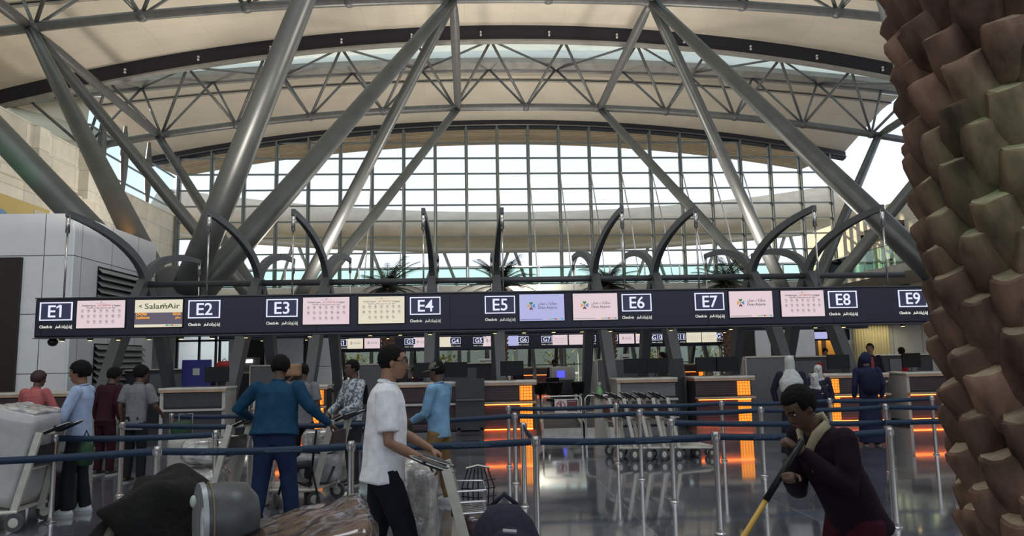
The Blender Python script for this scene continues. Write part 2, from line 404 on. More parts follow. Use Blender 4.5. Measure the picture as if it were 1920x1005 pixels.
# mezzanine slab with coffered fascia
mb = MB(); mb.box(XL, XR, 51, 58, 6.35, 6.85)
for i in range(22):
    x = -22+2.5*i; mb.prism([(x-.9, 6.35), (x-.6, 5.85), (x+.6, 5.85), (x+.9, 6.35)], 51.2, 58)
struct(mb.build('trim_6', mat('pale_slab', (.42, .41, .38), .6, 0, 2, .1)))
mb = MB(); mb.box(25.5, XR, 36, 51, 6.35, 6.85); 
struct(mb.build('trim_7', mat('pale_slab', (.42, .41, .38), .6, 0, 2, .1)))
# glass balustrade
bt = thing('glass_balustrade', 'long green-tinted glass balustrade along the upper gallery edge', 'balustrade', (0, 51, 6.85))
m = MB()
for i in range(21): m.box(-22.4+2.5*i, -20.02+2.5*i, -.02, .02, 0.02, 1.25)
m.box(25.48, 25.52, -15, -.1, .02, 1.25)
m.build('glass_panel', GLASSG, bt)
m = MB(); m.tube([(-22.4, 0, 1.3), (30.6, 0, 1.3)], .035, 6); m.tube([(25.5, 0, 1.3), (25.5, -15, 1.3)], .035, 6); m.build('top_rail', CHROME, bt)
m = MB()
for i in range(22): m.box(-22.55+2.5*i, -22.45+2.5*i, -.05, .05, 0, 1.28)
m.build('rail_post', CHROME, bt)['kind'] = 'stuff'
# ---- trusses
def truss(y, zb, Rb, label, xr, n_dx=4.7, zf=21.9, Rf=119, zr=21.85, Rr=235, dx0=0.0):
    t = thing('roof_truss', label, 'roof truss', (X0, y, 0), 0, None)
    def P(x, dy, z): return (x-X0, dy, z)
    n = 40
    sp = [xr[0]+(xr[1]-xr[0])*i/n for i in range(n+1)]
    m = MB(); m.tube([P(x, 0, arc(x, zb, Rb)) for x in sp], .23, 10); m.build('bottom_chord', STEEL, t, True)
    m = MB(); m.tube([P(x, -2.3, arc(x, zf, Rf)) for x in sp], .12, 8); m.build('front_top_chord', STEEL, t, True)
    m = MB(); m.tube([P(x, 2.3, arc(x, zr, Rr)) for x in sp], .14, 8); m.build('rear_top_chord', STEEL, t, True)
    nodes = []; x = X0+dx0
    k = 0
    nb = [X0+dx0+n_dx*(i) for i in range(-6, 7)]
    nb = [x for x in nb if max(xr[0], -24.3) <= x <= xr[1]+.1]
    for x in nb:
        B = P(x, 0, arc(x, zb, Rb))
        for s in (-.5, .5):
            xt = x+s*n_dx
            if not xr[0] <= xt <= xr[1]: continue
            F = P(xt, -2.3, arc(xt, zf, Rf)); G = P(xt, 2.3, arc(xt, zr, Rr))
            m = MB(); m.tube([B, F], .09, 8); m.build('brace', STEEL, t, True)
            m = MB(); m.tube([B, G], .08, 8); m.build('brace', STEEL, t, True)
        m = MB(); m.ball(B, .33, .3, .28); m.build('node', STEELD, t, True)
    for i, x in enumerate(nb):
        # top bracing crosses the skylight; short struts hold the gutter beam
        for s, q in ((-.5, .5), ):
            xa, xb = x+s*n_dx, x+q*n_dx
            if xa < xr[0] or xb > xr[1]: continue
            if i % 2: xa, xb = xb, xa
            m = MB(); m.tube([P(xa, -2.3, arc(xa, zf, Rf)), P(xb, 2.3, arc(xb, zr, Rr))], .075, 8); m.build('top_brace', STEEL, t, True)
    return t
truss(47, 18.3, 145, 'steel roof truss nearest the far glass facade, spanning the whole vault', (-27.5, 31.5))
truss(33, 18.7, 170, 'steel roof truss at the top edge of the photo, next one towards the viewer', (-24, 31.5))
truss(19, 18.7, 170, 'steel roof truss almost overhead, nearest the viewer', (-24, 31.5))
# ---- longitudinal struts and tree columns
def colmesh(t, name, a, b, r0, r1, mt=STEEL, taper=.12):
    a, b = Vector(a), Vector(b)
    loc = t.location
    n = 12; pts = [a.lerp(b, i/n)-loc for i in range(n+1)]
    rads = []
    for i in range(n+1):
        u = i/n; r = r0+(r1-r0)*u
        if u < taper: r *= 0.45+0.55*(u/taper)
        if u > 1-taper*.5: r *= 0.6+0.4*((1-u)/(taper*.5))
        rads.append(r)
    m = MB(); m.tube(pts, rads, 20); m.build(name, mt, t, True)
def nd(x, y): return (x, y, arc(x, 18.3, 145) if y > 40 else arc(x, 18.7, 170))
NX = [-19.7, -0.5, 8.95, 28.0]
where = {(-19.7, 40): 'left', (-.5, 40): 'centre-left', (8.95, 40): 'centre-right', (28.0, 40): 'right'}
for x, lb in zip(NX, ('far left', 'left of centre', 'right of centre', 'far right')):
    for ya in (19, 33):
        t = thing('roof_strut', 'horizontal steel tube joining two roof trusses, %s, %s' % (lb, 'far pair' if ya == 33 else 'overhead pair'), 'roof strut', nd(x, ya))
        colmesh(t, 'strut_tube', nd(x, ya), nd(x, ya+14), .24, .24)
BR = mat('tree_column_paint', (0.10, 0.106, 0.106), 0.38, 0.4, 1.2, 0.15)
for (cx, cy, fz), xa, xb, lb in (((-10.1, 26, 4.3), NX[0], NX[1], 'left tree column with four big slanting tubes, nearest the viewer'),
                                  ((18.5, 26, 4.3), NX[2], NX[3], 'right tree column partly behind the palm trunk'),
                                  ((-10.0, 40, 4.3), NX[0], NX[1], 'far left tree column of slanting tubes in front of the glass facade'),
                                  ((18.4, 40, 4.3), NX[2], NX[3], 'far right tree column of slanting tubes in front of the glass facade')):
    t = thing('tree_column', lb, 'tree column', (cx, cy, 0))
    m = MB(); zb = 0 if cx > 0 and cy < 30 else 3.7
    m.lathe([(1.3, zb), (1.25, zb+.25), (1.1, fz-.2), (.8, fz+.4), (.3, fz+.8)] if cy < 30 else [(.7, zb), (.65, fz-.3), (.5, fz+.3), (.2, fz+.6)], 24); m.build('base', STEELD, t, 'auto')
    for x, y in ((xa, cy-7), (xb, cy-7), (xa, cy+7), (xb, cy+7)):
        s = 1 if x == xb else -1
        a = Vector((cx+.35*s, cy+.35*(1 if y > cy else -1), fz-.5))
        near = y < cy
        e = nd(x, y) if y > 20 else (x+{NX[0]: -2.6, NX[1]: -1.2, NX[2]: 1.7, NX[3]: 2.6}[x], y, 18.6)
        colmesh(t, 'branch', a, e, .50 if cy < 30 else .36, .24 if cy < 30 else .24, BR, .0)
# slabs over the low rooms that carry the tree columns
m = MB(); m.box(-17, -5.4, 24.9, 42, 3.5, 3.7); m.box(11.1, 25, 29.9, 42, 3.5, 3.7); struct(m.build('trim_10', mat('pale_slab', (.42, .41, .38), .6, 0, 2, .1)))
# ---- exterior: canopy roof beyond the glass and open ground
mb = MB(); mb.box(-150, 160, 64, 240, -0.6, -0.3); struct(mb.build('ground', mat('pale_apron', (.50, .46, .40), .9, 0, .2, .1)))
mb = MB(); mb.box(-60, 80, 92, 94, 0, 6.6); struct(mb.build('wall_outer', mat('pale_outer_wall', (.58, .70, .63), .8, 0, .3, .05)))
cn = thing('outer_canopy', 'curved beige membrane canopy outside beyond the glass wall', 'canopy', (5, 78, 0))
MEM = mat('membrane_fabric', (0.58, 0.47, 0.33), 0.7, 0, .6, .12, 0.1)
mb = MB(); n = 44; vs = []
for j, (y, zt, cv) in enumerate(((0, 17.5, .0021), (-1.6, 16.6, .0020), (-3, 15.2, .0019), (-2.5, 14.1, .0017), (3, 13.7, .0016), (10, 14.5, .0016), (10, 17.9, .002), (4, 18.2, .0021))):
    for i in range(n+1):
        x = -37+74*i/n; vs.append((x, y, zt+cv*x*x))
mb.add(vs, [(j*(n+1)+i, j*(n+1)+i+1, (j+1)*(n+1)+i+1, (j+1)*(n+1)+i) for j in range(7) for i in range(n)])
mb.build('membrane', MEM, cn, True)
m = MB(); m.tube([(-37+74*i/n, -2.2, 13.0+.0016*(-37+74*i/n)**2) for i in range(n+1)], .28, 8); m.build('edge_beam', mat('canopy_beam', (.45, .38, .28), .6), cn, True)
for i in range(9):
    x = -30+7.4*i
    for s in (-1, 1):
        m = MB(); m.tube([(x+s*2.6, -1, 7.0), (x+s*.2, -2.2, 13.2+.0016*x*x)], .17, 8); m.build('raking_prop', mat('prop_steel', (.32, .31, .27), .5, .2), cn, True)
m = MB(); m.box(-37, 37, -3, 8, 6.2, 6.8); m.build('deck', mat('canopy_deck', (.35, .42, .38), .8), cn)
m = MB()
for i in range(11): m.box(-35+7*i-.25, -35+7*i+.25, 1, 1.5, -.3, 6.3)
m.build('deck_pier', mat('canopy_deck', (.35, .42, .38), .8), cn)
# shrubs outside the ground floor glass
LEAF = mat('yellow_green_foliage', (.30, .32, .05), .7, 0, 6, .5)  # yellow-green leaf colour, varied by noise
random.seed(3)
for i, x in enumerate((-8, -2.0, 6.5, 13.5, 17.5)):
    h = thing('garden_shrub', 'yellow-green shrub outside the ground floor glass, %s' % ('leftmost', 'second from left', 'middle', 'second from right', 'rightmost')[i], 'shrub', (x*1.15, 62, 0))
    m = MB()
    for k in range(160):
        a = random.uniform(0, 2*PI); q = random.uniform(0, 1.6); z = random.uniform(.1, 2.3)
        p = Vector((q*math.cos(a), q*math.sin(a)*.5, z)); d = Vector((random.uniform(-1, 1), random.uniform(-1, 1), random.uniform(-.3, 1))).normalized()*.28; e = d.cross(Vector((0, 0, 1))).normalized()*.1
        m.add([p-d, p+e, p+d, p-e], [(0, 1, 2, 3)])
    m.build('foliage', LEAF, h); m = MB(); m.tube([(0, 0, -.3), (0, 0, 1.8)], .06, 6); m.build('stem', mat('bark', (.1, .07, .04), .9), h)
# ================================================================ CHECK-IN ISLAND SIGNS
def ray(px, py): return f_ + rt*((px-960)/1380) - up*((py-502.5)/1380)
def atY(px, py, Y):
    d = ray(px, py); return CAM + d*(Y/d.y)
def emi(name, col, s=1.0): return mat(name, (0.02, 0.02, 0.02), 0.5, emit=s, ecol=col)
E_NUM = emi('lit_white_violet', (0.80, 0.83, 1.0), 1.0)
E_BACK = emi('backlit_navy', (0.03, 0.035, 0.11), 0.5)
E_CAP = emi('lit_caption', (0.95, 0.95, 0.85), 0.7)
S_PINK = emi('screen_pinkish', (0.80, 0.64, 0.68), 0.92)
S_CREAM = emi('screen_cream', (0.83, 0.76, 0.60), 0.90)
S_BLUE = emi('screen_bluish', (0.50, 0.52, 0.86), 0.85)
S_GREY = emi('screen_violet_grey', (0.115, 0.095, 0.14), 0.9)
INK = mat('screen_ink', (.03, .03, .03), .5, emit=.15, ecol=(.25, .18, .20)); INKR = emi('screen_red', (.60, .12, .08), .8)
ORG = emi('screen_orange', (1.0, .42, .03), .9)
LG = {k: emi('logo_'+k, c, .8) for k, c in dict(green=(.02, .22, .06), amber=(.85, .42, .08), blue=(.05, .32, .62), plum=(.22, .07, .10), red=(.4, .05, .05), teal=(.1, .6, .55)).items()}
LAMP = emi('warm_downlight', (1.0, .72, .25), 6)
AR = {'ا': 'ﺍﺎﺍﺎ', 'إ': 'ﺇﺈﺇﺈ', 'ن': 'ﻥﻦﻧﻨ', 'ه': 'ﻩﻪﻫﻬ', 'ء': 'ءءءء', 'ج': 'ﺝﺞﺟﺠ', 'ر': 'ﺭﺮﺭﺮ', 'ت': 'ﺕﺖﺗﺘ', 'ل': 'ﻝﻞﻟﻠ', 'س': 'ﺱﺲﺳﺴ', 'ف': 'ﻑﻒﻓﻔ',
      'م': 'ﻡﻢﻣﻤ', 'ط': 'ﻁﻂﻃﻄ', 'ع': 'ﻉﻊﻋﻌ', 'ي': 'ﻱﻲﻳﻴ', 'ح': 'ﺡﺢﺣﺤ', 'د': 'ﺩﺪﺩﺪ', 'ب': 'ﺏﺐﺑﺒ', 'و': 'ﻭﻮﻭﻮ', 'ق': 'ﻕﻖﻗﻘ', 'ة': 'ﺓﺔﺓﺔ', 'غ': 'ﻍﻎﻏﻐ', 'أ': 'ﺃﺄﺃﺄ', 'ي': 'ﻱﻲﻳﻴ'}
NOFWD = set('اإأءردوة ')
def arab(s):
    out = []
    for i, c in enumerate(s):
        if c == ' ': out.append(' '); continue
        pj = i > 0 and s[i-1] not in NOFWD and c != 'ء'
        nj = i < len(s)-1 and c not in NOFWD and s[i+1] not in ' ء'
        f = AR.get(c, c*4)
        out.append(f[(1 if pj else 0)+(2 if nj else 0)])
    return ''.join(reversed(out))
FONTS = {}
TXT = {}
S2 = bpy.data.scenes.new('workbench')
def text(body, m, parent, x, z, y, size, name='lettering', align='LEFT', bold=0.0, sx=1.0, depth=0.004, fit=0):
    # text facing -y (towards the passengers), standing in the xz plane
    key = (body, size, bold, depth, align, m.name)
    if key not in TXT:
        c = bpy.data.curves.new(name, 'FONT')
        c.body = body; c.size = size; c.align_x = align; c.extrude = depth; c.offset = bold; c.resolution_u = 3
        o = bpy.data.objects.new('tmp', c); S2.collection.objects.link(o)
        S2.view_layers[0].update(); dg = S2.view_layers[0].depsgraph
        me = bpy.data.meshes.new_from_object(o.evaluated_get(dg)); me.materials.clear(); me.materials.append(m)
        bpy.data.objects.remove(o)
        me.transform(Matrix.Rotation(PI/2, 4, 'X'))
        TXT[key] = me
    o = bpy.data.objects.new(name, TXT[key]); COL.objects.link(o)
    o.parent = parent; o.location = (x, y, z)
    if fit:
        xv = [v.co.x for v in TXT[key].vertices]; sx = fit/max(.01, max(xv)-min(xv))
    o.scale = (sx, 1, 1)
    return o
CAP = arab('إنهاء إجراءات السفر')
def number_sign(row, n, x, y, z, sc, label, small=False):
    t = thing('counter_sign', label, 'sign', (x, y, z), 0, None)
    W2, H2 = .335*sc, .195*sc
    m = MB(); m.box(-W2, W2, -.03, 0, -H2, H2); m.build('backlit_panel', E_BACK, t)
    m = MB(); q = .022*sc
    for a in ((-W2, W2, H2-q, H2), (-W2, W2, -H2, -H2+q), (-W2, -W2+q, -H2, H2), (W2-q, W2, -H2, H2)): m.box(a[0], a[1], -.045, -.02, a[2], a[3])
    m.build('sign_frame', E_NUM, t)
    text(row+n, E_NUM, t, 0, -.125*sc, -.04, .37*sc, 'sign_number', 'CENTER', .003*sc)
    if n == '1':
        xs_ = [v.co.x for v in TXT[(row+n, .37*sc, .003*sc, .004, 'CENTER', E_NUM.name)].vertices]; q = max(xs_)
        m = MB(); m.prism([(q-.030*sc, .143*sc), (q-.030*sc, .105*sc), (q-.105*sc, .060*sc), (q-.105*sc, .098*sc)], -.045, -.035); m.build('digit_flag', E_NUM, t)
    if not small:
        text('Check-in', E_CAP, t, -.335*sc, -.355*sc, -.02, .085*sc, 'sign_caption', 'LEFT', .002, fit=.26*sc)
        text(CAP, E_CAP, t, .335*sc, -.355*sc, -.02, .085*sc, 'sign_caption', 'RIGHT', .002, fit=.35*sc)
    else:
        text('Check-in', E_CAP, t, -.33*sc, -.345*sc, -.02, .085*sc, 'sign_caption', 'LEFT', .002, fit=.26*sc)
        text(CAP, E_CAP, t, .33*sc, -.345*sc, -.02, .085*sc, 'sign_caption', 'RIGHT', .002, fit=.35*sc)
    return t
def poster(t, w, h, simple=False):
    # rows of round prohibition pictograms under two lines of heading
    m = MB(); m.box(-.02, .02, -.027, -.026, h*.43, h*.45); m.box(-w*.12, w*.12, -.027, -.026, h*.40, h*.405)
    rows = [(7, .13), (7, -.06), (5, -.26)]
    k = 0
    for n, zz in rows:
        for i in range(n):
            cx = (i-(3 if n == 7 else 2.0))*w*.128; cz = zz*h; r = w*.030
            for a in range(12):
                a0, a1 = 2*PI*a/12, 2*PI*(a+1)/12
                m.add([(cx+r*math.cos(a0), -.027, cz+r*math.sin(a0)), (cx+r*math.cos(a1), -.027, cz+r*math.sin(a1)), (cx+r*.86*math.cos(a1), -.027, cz+r*.86*math.sin(a1)), (cx+r*.86*math.cos(a0), -.027, cz+r*.86*math.sin(a0))], [(0, 1, 2, 3)])
            g = k % 5; k += 1
            if g == 0: m.box(cx-r*.12, cx+r*.12, -.028, -.027, cz-r*.6, cz+r*.6)
            elif g == 1: m.box(cx-r*.5, cx+r*.5, -.028, -.027, cz-r*.2, cz+r*.1); m.box(cx-r*.1, cx+r*.1, -.028, -.027, cz-r*.2, cz+r*.5)
            elif g == 2: m.box(cx-r*.35, cx+r*.35, -.028, -.027, cz-r*.5, cz+r*.2)
            elif g == 3: m.box(cx-r*.6, cx+r*.4, -.028, -.027, cz, cz+r*.2); m.box(cx+r*.2, cx+r*.4, -.028, -.027, cz-r*.5, cz)
            else: m.box(cx-r*.5, cx+r*.5, -.028, -.027, cz-r*.3, cz-r*.1); m.box(cx-r*.3, cx, -.028, -.027, cz-r*.1, cz+r*.4)
            a = (-.7, .7); m.add([(cx-r*.72, -.0285, cz+r*.6), (cx-r*.6, -.0285, cz+r*.72), (cx+r*.72, -.0285, cz-r*.6), (cx+r*.6, -.0285, cz-r*.72)], [(0, 1, 2, 3)])
            if not simple: m.box(cx-r*.9, cx+r*.9, -.028, -.027, cz-r*1.5, cz-r*1.38)
    m.build('pictograms', INK, t)
    if not simple:
        text('Prohibited items', INK, t, -w*.40, h*.29, -.026, .052, 'heading', 'LEFT', fit=w*.28)
        text('NOT PERMITTED', INKR, t, -w*.07, h*.29, -.026, .052, 'heading', 'LEFT', fit=w*.27)
        text('in baggage', INK, t, w*.22, h*.29, -.026, .052, 'heading', 'LEFT', fit=w*.18)
        text(arab('مواد غير مسموح بها في الأمتعة'.replace('ا', 'ا')), INK, t, 0, h*.215, -.026, .048, 'heading', 'CENTER', fit=w*.6)
def airports(t, w, h, simple=False):
    q = .052*w*1.7; cx, cz = -w*.24, h*.06
    for (dx, dz, cn, ro) in ((0, 1, 'green', 0), (-1, 0, 'amber', 90), (1, 0, 'blue', -90), (0, -1, 'plum', 180)):
        a = R(ro)
        m = MB()
        # heart shaped petal
        pts = [(0, .25), (.55, .85), (.60, 1.25), (.25, 1.35), (0, 1.1), (-.25, 1.35), (-.60, 1.25), (-.55, .85)]
        pts = [((x*math.cos(a)-z*math.sin(a))*q*.75+cx, (x*math.sin(a)+z*math.cos(a))*q*.75+cz) for x, z in pts]
        m.add([(cx2, -.027, cz2) for cx2, cz2 in pts], [(0, 1, 2, 3, 4), (0, 4, 5, 6, 7)]); m.build('logo_petal', LG[cn], t)
    m = MB(); m.box(cx-q*.12, cx+q*.12, -.027, -.026, cz-q*.12, cz+q*.12); m.build('logo_centre', LG['red'], t)
    s = w/.94
    text('Oman Airports', INK, t, -w*.09, h*.0-.03*s, -.026, .082*s, 'wordmark', 'LEFT', fit=w*.42)
    text(arab('مطارات عمان'), INK, t, w*.34, h*.0+.055*s, -.026, .085*s, 'wordmark', 'RIGHT', fit=w*.42)
    if not simple:
        m = MB(); m.box(-w*.48, w*0, -.027, -.026, -h*.455, -h*.44); m.build('footer_line', INK, t)
        for i, c in enumerate(('amber', 'teal', 'blue', 'red', 'amber', 'teal', 'blue')):
            m = MB(); m.box(w*.13+i*w*.05, w*.13+(i+.8)*w*.05, -.027, -.026, -h*.47+(i % 3)*.006, -h*.42); m.build('footer_tile', LG[c], t)
def airline(t, w, h):
    m = MB(); m.box(-w/2, w/2, -.027, -.026, -h*.40, h*.03); m.build('grey_band', S_GREY, t)
    OLV = mat('olive_ink', (.05, .07, .03), .5, emit=.4, ecol=(.12, .16, .06))
    text('<', OLV, t, -w*.42, h*.19, -.027, .13, 'wordmark', 'LEFT', .003)
    text('SalamAir', OLV, t, -w*.30, h*.17, -.027, .165, 'wordmark', 'LEFT', .001, fit=w*.74)
    text(arab('سلام'), OLV, t, w*.14, h*.25, -.0275, .10, 'wordmark', 'CENTER')
    text('OV703', ORG, t, -w*.47, -h*.07, -.029, .078, 'flight_number', 'LEFT', .003)
    text('Lucknow', ORG, t, -w*.47, -h*.19, -.029, .078, 'destination', 'LEFT', .003)
    text('03:25', ORG, t, w*.47, -h*.07, -.029, .075, 'departure_time', 'RIGHT', .003)
    text(arab('سفر'), ORG, t, w*.47, -h*.19, -.029, .07, 'destination', 'RIGHT', .003)
    for i, c in enumerate(('green', 'teal', 'red', 'amber', 'teal', 'amber')):
        m = MB(); m.box(w*.16+i*w*.055, w*.16+(i+.9)*w*.055, -.027, -.026, -h*.46, -h*.42); m.build('footer_tile', LG[c], t)
def screen(x, y, z, w, h, face, kind, label, simple=False):
    t = thing('display_screen', label, 'screen', (x, y, z), 0, None)
    m = MB(); m.box(-w/2-.02, w/2+.02, -.02, 0, -h/2-.02, h/2+.02); m.build('bezel', BLACK, t)
    m = MB(); m.add([(-w/2, -.024, -h/2), (w/2, -.024, -h/2), (w/2, -.024, h/2), (-w/2, -.024, h/2)], [(0, 1, 2, 3)]); m.build('lit_panel', face, t)
    if kind == 'poster': poster(t, w, h, simple)
    elif kind == 'airports': airports(t, w, h, simple)
    elif kind == 'airline': airline(t, w, h)
    return t
def gantry(x0, x1, y0, y1, z0, z1, label, lamps, front=True):
    t = thing('sign_gantry', label, 'sign gantry', ((x0+x1)/2, (y0+y1)/2, z0))
    ox, oy = (x0+x1)/2, (y0+y1)/2
    m = MB(); m.rbox(x0-ox, x1-ox, y0-oy, y1-oy, 0, z1-z0, .04); m.build('housing', NAVY, t)
    m = MB(); m.box(x0-ox, x1-ox, y0-oy-.02, y0-oy+.05, z1-z0-.005, z1-z0+.02); m.box(x0-ox, x1-ox, y0-oy-.02, y1-oy, -.02, -.0); m.build('edge_trim', STEELD, t)
    m = MB()
    for i in range(int((x1-x0)/2.9)+1): xx = x0-ox+.15+2.9*i; m.box(xx-.006, xx+.006, y0-oy-.006, y0-oy+.02, .01, z1-z0-.01)
    m.build('panel_joint', BLACK, t)
    for x in lamps:
        m = MB(); m.lathe([(.045, -.055), (.062, -.02), (.062, .0)], 10, Matrix.Translation((x-ox, y0-oy+.09, -.02))); m.mi = 1; m.lathe([(.04, -.058), (.04, -.052)], 10, Matrix.Translation((x-ox, y0-oy+.09, -.02)))
        m.build('downlight', [STEELD, LAMP], t)
    return t
YS = 16.3
lx = [atY(p, 620, YS).x for p in (113, 166, 219, 277, 337, 396, 459, 579, 693, 750, 806, 928, 983, 1039, 1092, 1146, 1260, 1373, 1533, 1586, 1698)]
g = gantry(-9.25, 12.6, YS, YS+.4, 2.33, 3.165, 'long navy check-in sign gantry in front, carrying the lit E numbers', lx)
gr = gantry(-7.9, 13.4, 24.0, 24.35, 2.50, 3.2, 'navy rear sign gantry seen just below the front E sign', [-6.6, -5.2, -3.9, -2.6, 5.6, 8.5, 10.8, 12.3])
m = MB(); m.lathe([(.10, -.13), (.11, -.05), (.05, 0)], 12, Matrix.Translation((-8.95-1.675, YS+.2-16.5, 0))); 
hc = thing('dome_camera', 'small black dome camera under the left end of the E sign', 'camera', (-8.95, YS+.2, 2.31))
m = MB(); m.lathe([(.02, -.16), (.07, -.14), (.10, -.09), (.10, -.04), (.06, 0)], 14); m.build('dome', BLACK, hc, True)
def xc(a, b): return atY((a+b)/2, 580, YS).x
for n, a, b in (('1', 77, 137), ('2', 354, 414), ('3', 500, 559), ('4', 769, 826), ('5', 909, 966), ('6', 1165, 1222), ('7', 1302, 1358), ('8', 1552, 1608), ('9', 1683, 1740)):
    number_sign('E', n, xc(a, b), YS, 2.885, 1.0, 'lit white counter number sign reading E%s on the front navy gantry' % n)
for a, b, f, k, lb in ((147, 234, S_PINK, 'poster', 'prohibited items poster screen beside the E1 sign'), (254, 343, S_CREAM, 'airline', 'airline flight screen with orange lines between the E1 and E2 signs'),
                       (569, 655, S_PINK, 'poster', 'pinkish prohibited items screen right of the E3 sign'), (673, 758, S_CREAM, 'poster', 'cream prohibited items screen left of the E4 sign'),
                       (975, 1057, S_BLUE, 'airports', 'blue-tinted airport logo screen right of the E5 sign'), (1075, 1157, S_PINK, 'airports', 'pinkish airport logo screen left of the E6 sign'),
                       (1367, 1449, S_PINK, 'airports', 'airport logo screen right of the E7 sign'), (1464, 1546, S_PINK, 'poster', 'prohibited items poster screen left of the E8 sign'), (1750, 1832, S_PINK, 'poster', 'screen behind the palm trunk right of the E9 sign')):
    screen(xc(a, b), YS, 2.81, 1.0, .59, f, k, lb)
# far G row
YG = 46.0
def xg(p): return atY(p, 640, YG).x
gl = [xg(p) for p in (672, 747, 784, 876, 893, 965, 1022, 1092, 1216, 1252)]
gantry(-9.3, 20, YG, YG+.5, 2.33, 3.25, 'distant navy sign gantry with the lit G numbers', gl)
for n, p in (('1', 640), ('2', 725), ('3', 769), ('4', 853.5), ('5', 897.5), ('6', 981), ('7', 1025), ('8', 1107), ('9', 1148), ('10', 1232), ('11', 1275), ('12', 1353)):
    number_sign('G', n, xg(p), YG, 2.90, 1.0, 'small distant counter number sign reading G%s' % n, True)
for i, (p, f, k) in enumerate(((666, S_CREAM, 'airports'), (698, S_PINK, 'airports'), (790, S_PINK, 'airports'), (831, S_CREAM, ''), (920, S_PINK, 'airports'), (958, S_BLUE, ''), (1050, S_PINK, 'poster'), (1081, S_PINK, ''), (1175, S_PINK, 'airports'), (1206, S_PINK, 'poster'), (1301, S_CREAM, 'poster'), (1330, S_CREAM, 'poster'))):
    near = ('right of the G1 sign', 'left of the G2 sign', 'right of the G3 sign', 'left of the G4 sign', 'right of the G5 sign', 'left of the G6 sign', 'right of the G7 sign', 'left of the G8 sign', 'right of the G9 sign', 'left of the G10 sign', 'right of the G11 sign', 'left of the G12 sign')[i]
    screen(xg(p), YG, 2.84, .95, .62, f, k, 'small distant lit screen %s' % near, True)
# ---------------------------------------------------------------- island frames: arched ribs, rods, raking legs
RX = [-8.69, -5.68, -3.85, -.98, .79, 3.53, 5.24, 8.04, 9.67]
places = ['beside the white block, behind the E1 sign', 'above the E2 sign', 'above the E3 sign', 'above the E4 sign', 'above the E5 sign', 'above the E6 sign', 'above the E7 sign', 'above the E8 sign', 'above the E9 sign next to the palm trunk']
RIB = mat('rib_grey_paint', (0.10, 0.104, 0.11), 0.5, 0.2, 3, .1)
for x, pl in zip(RX, places):
    t = thing('arched_rib_frame', 'grey arched rib with rods %s' % pl, 'frame', (x, 20.3, 0), 0, None)
    for s, nm in ((-1, 'front'), (1, 'rear')):
        pts = []; 
        for i in range(13):
            a = PI/2*i/12
            pts.append((0, s*4.0*(1-math.cos(a)), 3.87+1.15*math.sin(a)))
        m = MB(); m.tube(pts, [.115-.06*i/12 for i in range(13)], 4, flat=(1.25, .75, (0, 1, 0))); m.build('rib', RIB, t)
        m = MB(); m.tube([(0, s*3.95, 5.0), (0, s*3.95, 4.6)], .045, 8); m.tube([(0, s*3.95, 4.6), (0, s*3.95, 3.16)], .02, 8)
        m.build('hanging_rod', CHROME, t, True)
        m = MB(); m.tube([(0, s*.1, 3.9), (0, s*1.2, 2.5), (0, s*2.4 if s > 0 else -2.7, 0)], [.13, .17, .12], 4, flat=(1.2, .8, (0, 1, 0))); m.build('leg', RIB, t)
for (y, x0, x1, lb) in ((20.3, -8.7, 12.5, 'dark horizontal tube joining the feet of the arched ribs'),):
    t = thing('spine_beam', lb, 'beam', (x0, y, 3.87)); m = MB(); m.tube([(0, 0, 0), (x1-x0, 0, 0)], .085, 10); m.build('tube', STEELD, t, True)
# G island columns (raking legs under the far gantry)
for i, x in enumerate([-8.3, -5.4, -3.6, -.6, 1.2, 4.1, 5.9, 8.8, 10.6, 13.5, 15.3]):
    t = thing('raking_leg_pair', 'pair of dark raking legs under the distant G gantry, number %s from the left' % ('first second third fourth fifth sixth seventh eighth ninth tenth eleventh'.split()[i]), 'column', (x, 48.5, 0))
    for s in (-1, 1):
        m = MB(); m.tube([(0, s*2.6, 0), (0, s*.1, 3.9)], [.14, .12], 4, flat=(1.2, .8, (0, 1, 0))); m.build('leg', RIB, t)
# ---------------------------------------------------------------- check-in desks
TAN = mat('tan_counter_edge', (.42, .27, .18), .35, 0, 5, .15)
TOPW = mat('pale_counter_top', (.55, .50, .45), .25, 0, 5, .1)
PLUM = tiles('plum_louvre_panel', (.055, .028, .034), (.012, .006, .008), 30, .055, .006, .35, rot=(PI/2, 0, 0), namt=.2)
GREYP = mat('grey_laminate', (.13, .13, .138), .45, 0, 8, .08)
GREYL = mat('light_grey_laminate', (.42, .40, .38), .45, 0, 8, .08)
DARKP = mat('charcoal_panel', (.035, .033, .038), .35, 0, 8, .1)
HONEY = bpy.data.materials.new('lit_honeycomb_screen'); HONEY.use_nodes = True
nt = HONEY.node_tree; b = nt.nodes['Principled BSDF']; b.inputs['Base Color'].default_value = (.1, .03, .01, 1)
t_ = nt.nodes.new('ShaderNodeTexCoord'); vo = nt.nodes.new('ShaderNodeTexVoronoi'); vo.feature = 'DISTANCE_TO_EDGE'; vo.inputs['Scale'].default_value = 15; vo.inputs['Randomness'].default_value = 0.15
cr = nt.nodes.new('ShaderNodeValToRGB'); cr.color_ramp.elements[0].position = .06; cr.color_ramp.elements[0].color = (.55, .10, .005, 1); cr.color_ramp.elements[1].position = .16; cr.color_ramp.elements[1].color = (1.0, .36, .03, 1)
nt.links.new(t_.outputs['Object'], vo.inputs['Vector']); nt.links.new(vo.outputs['Distance'], cr.inputs[0]); nt.links.new(cr.outputs[0], b.inputs['Emission Color']); b.inputs['Emission Strength'].default_value = 1.25
STRIP = emi('orange_light_strip', (1.0, .17, .03), 9)
FLAMEP = mat('glow_tinted_plinth', (.35, .13, .08), .3, 0, 6, .1)  # coral base colour carries the strip glow falling on the plinth
